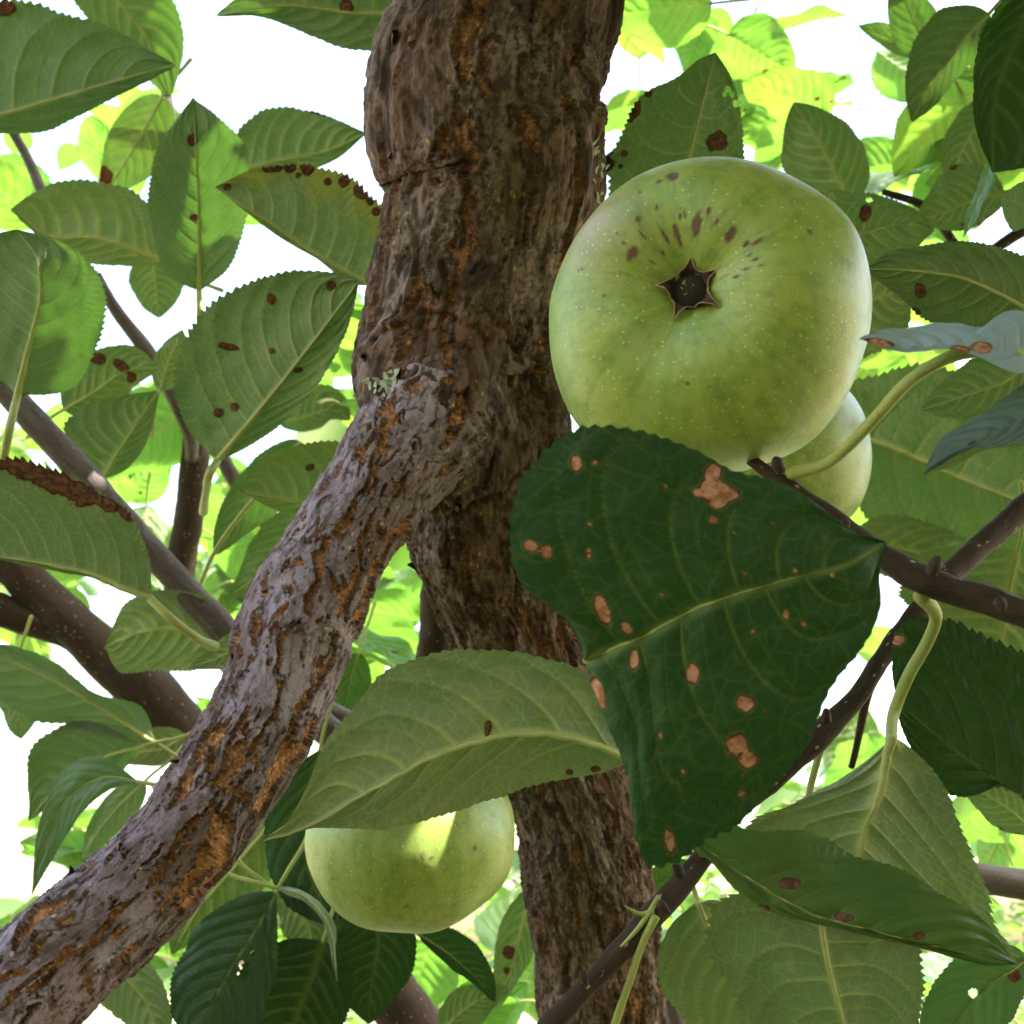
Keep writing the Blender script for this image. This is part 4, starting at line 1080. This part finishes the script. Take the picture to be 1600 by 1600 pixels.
def far_leaf(x, y, d, size):
    n = unit(.75 * VU + .45 * VF + np.array([random.gauss(0, .40) for _ in range(3)]))
    ax = unit(np.array([random.gauss(0, 1) for _ in range(3)]) + .5 * -VU)
    Rm = orient(n, ax)
    c = pt(x, y, d)
    k = random.randrange(12)
    o = link('leaf', ARCH_ME[k], tree, (random.uniform(.55, 1.15), random.choice([0, 0, .1, .3]), random.uniform(0, .25)))
    Mx = Matrix.Identity(4)
    for i in range(3):
        for j in range(3):
            Mx[i][j] = Rm[i, j] * size / .07
        Mx[i][3] = c[i] - Rm[i, 0] * size * .5
    o.matrix_basis = Mx
    p = link('petiole', PET_ME, o)
    return o

PATCH = [(1190, 110, 70, 60, 5), (995, 40, 30, 45, 4), (1110, 50, 40, 40, 4), (1300, 150, 40, 20, 3), (1390, 260, 30, 25, 3), (1480, 330, 40, 30, 4), (1520, 200, 35, 60, 5),
         (1230, 210, 40, 40, 4), (200, 205, 45, 50, 4), (1000, 190, 30, 40, 2), (1440, 130, 30, 20, 2), (1570, 60, 30, 50, 3),
         (60, 690, 60, 30, 5), (215, 690, 30, 40, 5), (130, 690, 50, 40, 4), (270, 660, 25, 30, 4), (340, 830, 30, 60, 6), (400, 880, 40, 50, 6), (330, 930, 40, 30, 4), (90, 930, 60, 30, 4),
         (240, 880, 30, 20, 2), (20, 300, 20, 50, 2), (600, 980, 40, 80, 9), (630, 930, 25, 30, 3), (580, 1080, 30, 40, 3), (550, 500, 20, 40, 4), (500, 560, 30, 20, 3), (560, 640, 20, 20, 2), (380, 330, 20, 20, 1),
         (640, 1490, 60, 30, 5), (560, 1560, 50, 30, 4), (730, 1580, 50, 20, 4), (810, 1430, 30, 50, 6), (830, 1520, 25, 50, 4), (120, 1310, 30, 40, 3), (220, 1340, 40, 40, 4), (60, 1450, 40, 30, 2),
         (330, 1400, 50, 50, 5), (230, 1500, 30, 30, 2), (450, 1450, 30, 40, 4), (210, 1180, 20, 40, 2), (340, 1120, 20, 30, 3), (30, 1000, 30, 20, 2),
         (1060, 1500, 30, 60, 5), (1110, 1570, 40, 30, 4), (1570, 1270, 25, 40, 4), (1310, 1190, 35, 35, 6), (1240, 1270, 30, 20, 3), (1180, 1540, 60, 40, 4), (1520, 1420, 30, 30, 2), (1460, 1560, 20, 30, 2), (1470, 660, 90, 100, 6), (1450, 450, 80, 50, 5),
         (1400, 560, 50, 40, 4), (1500, 820, 80, 60, 5), (1340, 1000, 20, 30, 1), (1520, 1100, 60, 80, 5), (700, 1010, 20, 30, 2)]
for (x, y, rx, ry, n) in PATCH:
    for _ in range(n):
        far_leaf(x + random.gauss(0, rx * .6), y + random.gauss(0, ry * .6), random.uniform(.62, 1.15), random.uniform(.05, .078))

# ---- leaves of the far side of the crown, too many and too blurred to tell apart
def far_side():
    pts, nrm, szs = [], [], []
    for (x, y, rx, ry, n) in PATCH:
        for _ in range(int(n * (.6 if x > 900 and y < 380 else 2.8))):
            pts.append(pt(x + random.gauss(0, rx * .75), y + random.gauss(0, ry * .75), random.uniform(1.2, 2.6)))
            nrm.append(unit(.75 * VU + .45 * VF + np.array([random.gauss(0, .45) for _ in range(3)])))
            szs.append(random.uniform(.06, .09))
    scatter(pts, nrm, szs, 'foliage', tree, FINE, None, FOLIAGE)

# ---- unseen crown above the frame and behind the viewer, added to cut the light
def scatter(points, normals, sizes, name, parent, arch=ARCH, test=None, mat=None):
    VV, QQ, at, luvs = [], [], {'vein': [], 'spot': [], 'yel': []}, []
    off = 0
    for c, n, sz in zip(points, normals, sizes):
        P, Q, a, luv = arch[random.randrange(len(arch))]
        Rm = orient(n, np.array([random.gauss(0, 1), random.gauss(0, 1), random.gauss(-.3, .6)]))
        Vw = c + (P * sz) @ Rm.T
        if test and not test(Vw):
            continue
        VV.append(Vw)
        QQ.append(Q + off)
        off += len(P)
        for k in at:
            at[k].append(np.asarray(a[k]).ravel())
        luvs.append(luv * sz)
    me = mesh(name, np.vstack(VV), np.vstack(QQ), mat or SHADE_CROWN, {k: np.concatenate(v) for k, v in at.items()}, {'luv': np.vstack(luvs)})
    o = link(name, me, parent, (1, .05, .05))
    tag(o, kind='stuff')
    return o

# low detail leaf for the masses
def simple_arch(k, n=5):
    t = np.linspace(0, 1, n)
    w = np.maximum(wprof(t) * .36, .03)
    f = .3
    P = np.stack([np.column_stack([t, s_ * w, abs(s_) * f * w - .15 * (t - .3) ** 2]) for s_ in (-1, -.0, 1)], 1)
    qs = np.array([-1, 0, 1.0])[None] * np.ones((n, 1))
    return P.reshape(-1, 3), grid_quads(n, 3, flip=True), {'vein': (1 - np.abs(qs)) * .6, 'spot': qs * 0, 'yel': qs * 0}, np.column_stack([P.reshape(-1, 3)[:, :2], np.full(n * 3, k)])
SIMPLE = [simple_arch(k) for k in range(4)]
FINE = [simple_arch(k, 11) for k in range(4)]
far_side()
gaps = [(pt(752, 1300, .337), .015)] + [(pt(x, y, d), .007) for x, y, d in ((255, 60, .55), (268, 425, .455), (62, 562, .4), (372, 325, .452), (205, 1150, .505), (205, 240, .6),
        (1390, 60, .6), (1425, 45, .6), (1470, 165, .455), (345, 15, .4))]  # sun patches: rays kept free of the added shading leaves
pts, nrm, szs = [], [], []
def clear(p):
    return True
def keep(V):
    G = V.reshape(-1, 3, 3)
    G = np.concatenate([G[:, :1], (G[:, :1] + G[:, 1:2]) / 2, G[:, 1:2], (G[:, 2:] + G[:, 1:2]) / 2, G[:, 2:]], 1)
    G = np.concatenate([G[:-1] * (1 - k) + G[1:] * k for k in (0, .25, .5, .75, 1)]).reshape(-1, 3)
    v = G - CAM
    d = v @ VF
    if ((d > .02) & (np.abs(v @ VR) < HALF * d * 1.03) & (np.abs(v @ VU) < HALF * d * 1.03)).any():
        return False
    for c, r in gaps:
        D = G - c
        if np.linalg.norm(D - SUNV * (D @ SUNV)[:, None], axis=1).min() < r:
            return False
    return True
while len(pts) < 2500:                         # unseen leaves added between tree and sun to shade the front
    d = random.uniform(.16, .42) if random.random() < .62 else random.uniform(.42, .6)
    tgt = pt(random.uniform(-150, 1750), random.uniform(-100, 1650), d)
    p = tgt + SUNV * random.uniform(.12, .85)
    v = p - CAM
    if v @ VU < HALF * (v @ VF) + .045 or not clear(p):
        continue
    pts.append(p)
    nrm.append(unit(SUNV + np.array([random.gauss(0, .5) for _ in range(3)])))
    szs.append(random.uniform(.055, .085))
k = 0
while k < 3200:                               # unseen leaves added over and behind the viewer to cut the fill light
    v = unit(np.array([random.gauss(0, 1) for _ in range(3)]))
    r = random.uniform(.6, 1.5)
    f, u, x = v @ VF, v @ VU, v @ VR
    if f > .25 or v[2] < -.35 or (f > -.1 and u < .75) or (x < -.22 and u > .12):
        continue
    p = CAM + v * r
    if not clear(p):
        continue
    k += 1
    pts.append(p)
    nrm.append(unit(np.array([random.gauss(0, .6), random.gauss(0, .6), 1.0])))
    szs.append(random.uniform(.06, .09))
k = 0
while k < 8000:                               # unseen roof of leaves added to darken the ground and the fill light
    x, y, z = random.uniform(-3.6, 3.6), random.uniform(-4.6, .1), random.uniform(2.2, 3.3)
    if x * x / 13 + (y + 1.5) ** 2 / 10 > 1 or (x < -.4 and y > -2.0):
        continue
    p = np.array([x, y, z])
    if not clear(p):
        continue
    k += 1
    pts.append(p)
    nrm.append(unit(np.array([random.gauss(0, .5), random.gauss(0, .5), 1.0])))
    szs.append(random.uniform(.085, .13))
scatter(pts, nrm, szs, 'crown', tree, SIMPLE, keep)  # unseen leaf mass added to shade the scene

# ------------------------------------------------------------------ apples
def apple(cx_, cy_, d, rpx, axis, label, russet=(), taper=.06, basin=.46, bw=.50, seed=0, blush=None, nθ=256, nφ=200, calyx=True, squash=.90, spin=0.0):
    c = pt(cx_, cy_, d)
    Rr = rpx / 800 * HALF * d
    z = unit(axis[0] * VR + axis[1] * VU - axis[2] * VF)
    x = unit(VR - z * (VR @ z))
    y = np.cross(z, x)
    ph = np.linspace(0.0, np.pi, nφ)[:, None]
    th = np.linspace(0, 2 * np.pi, nθ, endpoint=False)[None]
    rho = 1 - basin * np.exp(-(ph / bw) ** 2) - .34 * np.exp(-((np.pi - ph) / .34) ** 2)
    rho = rho * (1 + .022 * np.cos(5 * th + spin) * np.exp(-((ph - .45) / .45) ** 2))
    lon = np.sin(ph) * rho * (1 - taper * np.cos(ph))
    Pl = np.stack([lon * np.cos(th), lon * np.sin(th), squash * np.cos(ph) * rho * np.ones_like(th)], -1)
    Pl = Pl * (1 + .045 * fbm(Pl * 1.0 + seed, 2)[..., None])
    Pl = Pl * (1 + .010 * np.cos(3 * th + 1) * np.sin(ph))[..., None]
    Pl = Pl * Rr
    W = c + Pl @ np.stack([x, y, z])
    X, Y = px(W)
    rus = np.zeros(X.shape)
    wob = noise(np.stack([X * .07, Y * .07, X * 0 + seed], -1)) + .7 * noise(np.stack([X * .2, Y * .2, X * 0 + seed], -1))
    vis = ((unit(W - c)) @ VF) < .2
    for (sx, sy, l, w) in russet:
        a = math.atan2(sy - 450, sx - 1085)
        u = (X - sx) * math.cos(a) + (Y - sy) * math.sin(a)
        v = -(X - sx) * math.sin(a) + (Y - sy) * math.cos(a)
        dd = np.sqrt((u / l) ** 2 + (v / w) ** 2) + .38 * wob
        rus = np.maximum(rus, (1 - sstep(.7, 1.1, dd)) * vis)
    bl = np.zeros(X.shape)
    if blush:
        bx, by, br = blush
        bl = .75 * sstep(br, 0, np.sqrt((X - bx) ** 2 + (Y - by) ** 2) + 30 * wob) * vis
    fine = sstep(.40, .7, noise(np.stack([th * 14 + 0 * ph, ph * 5 + 0 * th, 0 * th * ph + seed], -1)) + .35 * noise(Pl * 900)) * np.exp(-((ph - .42) / .22) ** 2) * .8
    rus = np.maximum(rus, fine * (seed == 1) * sstep(-.4, .5, (Y * 0 + np.sin(th) * 1.0)))
    cyl = np.stack([np.cos(th) * 5.5 + 0 * ph, np.sin(th) * 5.5 + 0 * ph, ph * 1.6 + seed + 0 * th], -1)
    stk = fbm(cyl, 3) * .9 + .5 * fbm(cyl * np.array([3.2, 3.2, 2.0]) + 7, 2)
    me = mesh('apple', (Pl.reshape(-1, 3)), grid_quads(nφ, nθ, True, flip=True), APPLE, {'russet': rus, 'blush': bl, 'streak': stk})
    o = bpy.data.objects.new('apple', me)
    col.objects.link(o)
    Mx = Matrix.Identity(4)
    for i in range(3):
        Mx[i][0], Mx[i][1], Mx[i][2], Mx[i][3] = x[i], y[i], z[i], c[i]
    o.matrix_world = Mx
    tag(o, label, 'apple', 'green apples on the tree')
    def sub(name, me):
        s_ = bpy.data.objects.new(name, me)
        col.objects.link(s_)
        s_.parent = o
        return s_
    zc = Pl[0, 0, 2]
    if calyx:
        sub('calyx_shade_disc', tube_mesh('calyx_shade_disc', np.array([[0, 0, zc - .0006], [0, 0, zc + .0006], [0, 0, zc + .0011]]), np.array([.0048, .0050, .0046]), 24, HOLE_DARK))  # solid dark disc standing in for the shaded hollow
        for k in range(5):
            a0 = k * 2 * np.pi / 5 + (1.62 if seed == 1 else .4) + random.uniform(-.26, .26)
            n, m = 14, 7
            u, v = np.meshgrid(np.linspace(0, 1, n), np.linspace(-1, 1, m), indexing='ij')
            ll = .0050 * random.uniform(.7, 1.2)
            wd = .0025 * ((1 - u) ** 1.5 * .85 + .15 * (1 - u)) * (1 + .3 * noise(np.stack([u * 6, v * 1.2, u * 0 + k + seed], -1))) + .00012
            cv = random.uniform(-.5, .5)
            rr = .0033 + ll * (u * .55 + .35 * u**2) - .0004 * np.sin(u * 3.1)
            hh = zc + .0008 + .0034 * random.uniform(.6, 1.3) * np.sin(u * 2.1) + .0016 * v**2 * (1 - u) ** 2 + .0005 * noise(np.stack([u * 4, v * 2, u * 0 + k], -1))
            xs, ys = rr, v * wd + cv * ll * .5 * u**2
            Vp = np.stack([xs * math.cos(a0) - ys * math.sin(a0), xs * math.sin(a0) + ys * math.cos(a0), hh], -1).reshape(-1, 3)
            Q = grid_quads(n, m)
            sp = sub('sepal', mesh('sepal', np.vstack([Vp, Vp - [0, 0, .0003]]), np.vstack([Q, Q[:, ::-1] + len(Vp)]), SEPAL))
            G = Vp.reshape(n, m, 3)
            rim = np.vstack([G[:, 0], G[::-1, -1]])
            sub_rim = bpy.data.objects.new('rim', tube_mesh('rim', rim + [0, 0, .0001], np.full(len(rim), .00013), 6, FUZZ, .6, 2500))
            col.objects.link(sub_rim)
            sub_rim.parent = sp
        for k in range(9):
            a0 = random.uniform(0, 6.28)
            r1 = random.uniform(.0004, .0022)
            ctr = np.array([[r1 * math.cos(a0), r1 * math.sin(a0), zc + .0006], [r1 * 1.1 * math.cos(a0 + .3), r1 * 1.1 * math.sin(a0 + .3), zc + .0022], [r1 * .7 * math.cos(a0 + .9), r1 * .7 * math.sin(a0 + .9), zc + .0034]])
            sub('stamen', tube_mesh('stamen', spline(ctr, 8), np.full(8, .00013), 5, FUZZ))
    zs = Pl[-1, 0, 2]
    ctr = np.array([[0, 0, zs + .002], [0, .001, zs - .008], [.001, .004, zs - .018], [.002, .010, zs - .026]])
    sub('stem', tube_mesh('stem', spline(ctr, 16), np.linspace(.0013, .0017, 16), 10, TWIG, .1, 200))
    return o

hero_rus = [(1089, 352, 22, 9), (1142, 367, 19, 8), (1059, 367, 22, 5), (1041, 373, 14, 4), (988, 396, 8, 15), (1004, 367, 9, 3), (997, 343, 6, 6), (1183, 377, 10, 4), (1166, 381, 9, 4), (1051, 276, 7, 12), (1030, 284, 3, 6),
            (1107, 330, 9, 4), (1070, 335, 9, 3), (1026, 325, 5, 3), (1180, 405, 8, 2.5), (1165, 420, 8, 2.5), (1190, 415, 6, 2), (1150, 432, 8, 2.5), (1172, 398, 6, 2), (1110, 475, 5, 4), (1035, 395, 6, 3), (1020, 410, 6, 2.5), (975, 380, 3, 3),
            (1000, 300, 3, 3), (1265, 362, 4, 4), (965, 365, 3, 4), (910, 420, 2.5, 3), (1063, 338, 4, 3), (1120, 345, 7, 2.5)]
apple(1099, 497, .25, 251, (-.31, .13, .94), 'large green apple with its dark star-shaped calyx facing the viewer', hero_rus, seed=1, blush=(898, 330, 140), spin=.6)
apple(646, 1318, .365, 160, (.10, -.93, -.10), 'green apple hanging under a pale leaf beside the lower trunk', [(660, 1340, 6, 5), (632, 1416, 4, 4), (742, 1325, 4, 4), (675, 1342, 3, 3)], taper=.13, seed=2.4, nθ=160, nφ=120)
apple(1190, 735, .365, 173, (.3, -.85, .1), 'pale yellow-green apple half hidden behind the large one', taper=.1, seed=5.2, nθ=128, nφ=96)

# ------------------------------------------------------------------ other trees of the orchard, far behind
def far_tree(x, y, h, rad_, n, label):
    t_ = bpy.data.objects.new('apple_tree', None)
    col.objects.link(t_)
    t_.location = (x, y, 0)
    tag(t_, label, 'tree', 'orchard trees in the distance')
    base = np.array([x, y, 0.0])
    Cc = spline(base + np.array([[0, 0, -.1], [.05, 0, .5], [-.05, .03, 1.1], [.1, 0, h * .6]]), 24)
    link('trunk', tube_mesh('trunk', Cc, np.linspace(.13, .06, 24), 14, LIMB, .15, 9), t_)
    for k in range(5):
        a = k * 1.26 + random.random()
        e_ = base + np.array([math.cos(a) * rad_ * .8, math.sin(a) * rad_ * .8, h * random.uniform(.6, .85)])
        s0 = Cc[14 + k]
        link('limb', tube_mesh('limb', spline(np.array([s0, (s0 + e_) / 2 + [0, 0, .15], e_]), 14), np.linspace(.05, .012, 14), 8, LIMB, .1, 9), t_)
    cl = [(np.array([random.gauss(0, .45), random.gauss(0, .45), random.gauss(0, .32)]) * rad_ + base + [0, 0, h * .66], random.uniform(.25, .5) * rad_) for _ in range(26)]
    pts, nrm, szs = [], [], []
    for _ in range(n):
        c, r = random.choice(cl)
        v = unit(np.array([random.gauss(0, 1) for _ in range(3)]))
        pts.append(c + v * r * random.uniform(.5, 1))
        nrm.append(unit(np.array([random.gauss(0, .5), random.gauss(0, .5), 1.0])))
        szs.append(random.uniform(.07, .11))
    scatter(pts, nrm, szs, 'crown', t_, SIMPLE, None, FOLIAGE)

far_tree(0.9, 7.0, 2.5, 1.2, 2400, 'sunlit orchard tree glimpsed beside the lower trunk')
far_tree(4.2, 8.0, 2.8, 1.4, 2400, 'sunlit orchard tree glimpsed at the lower right')
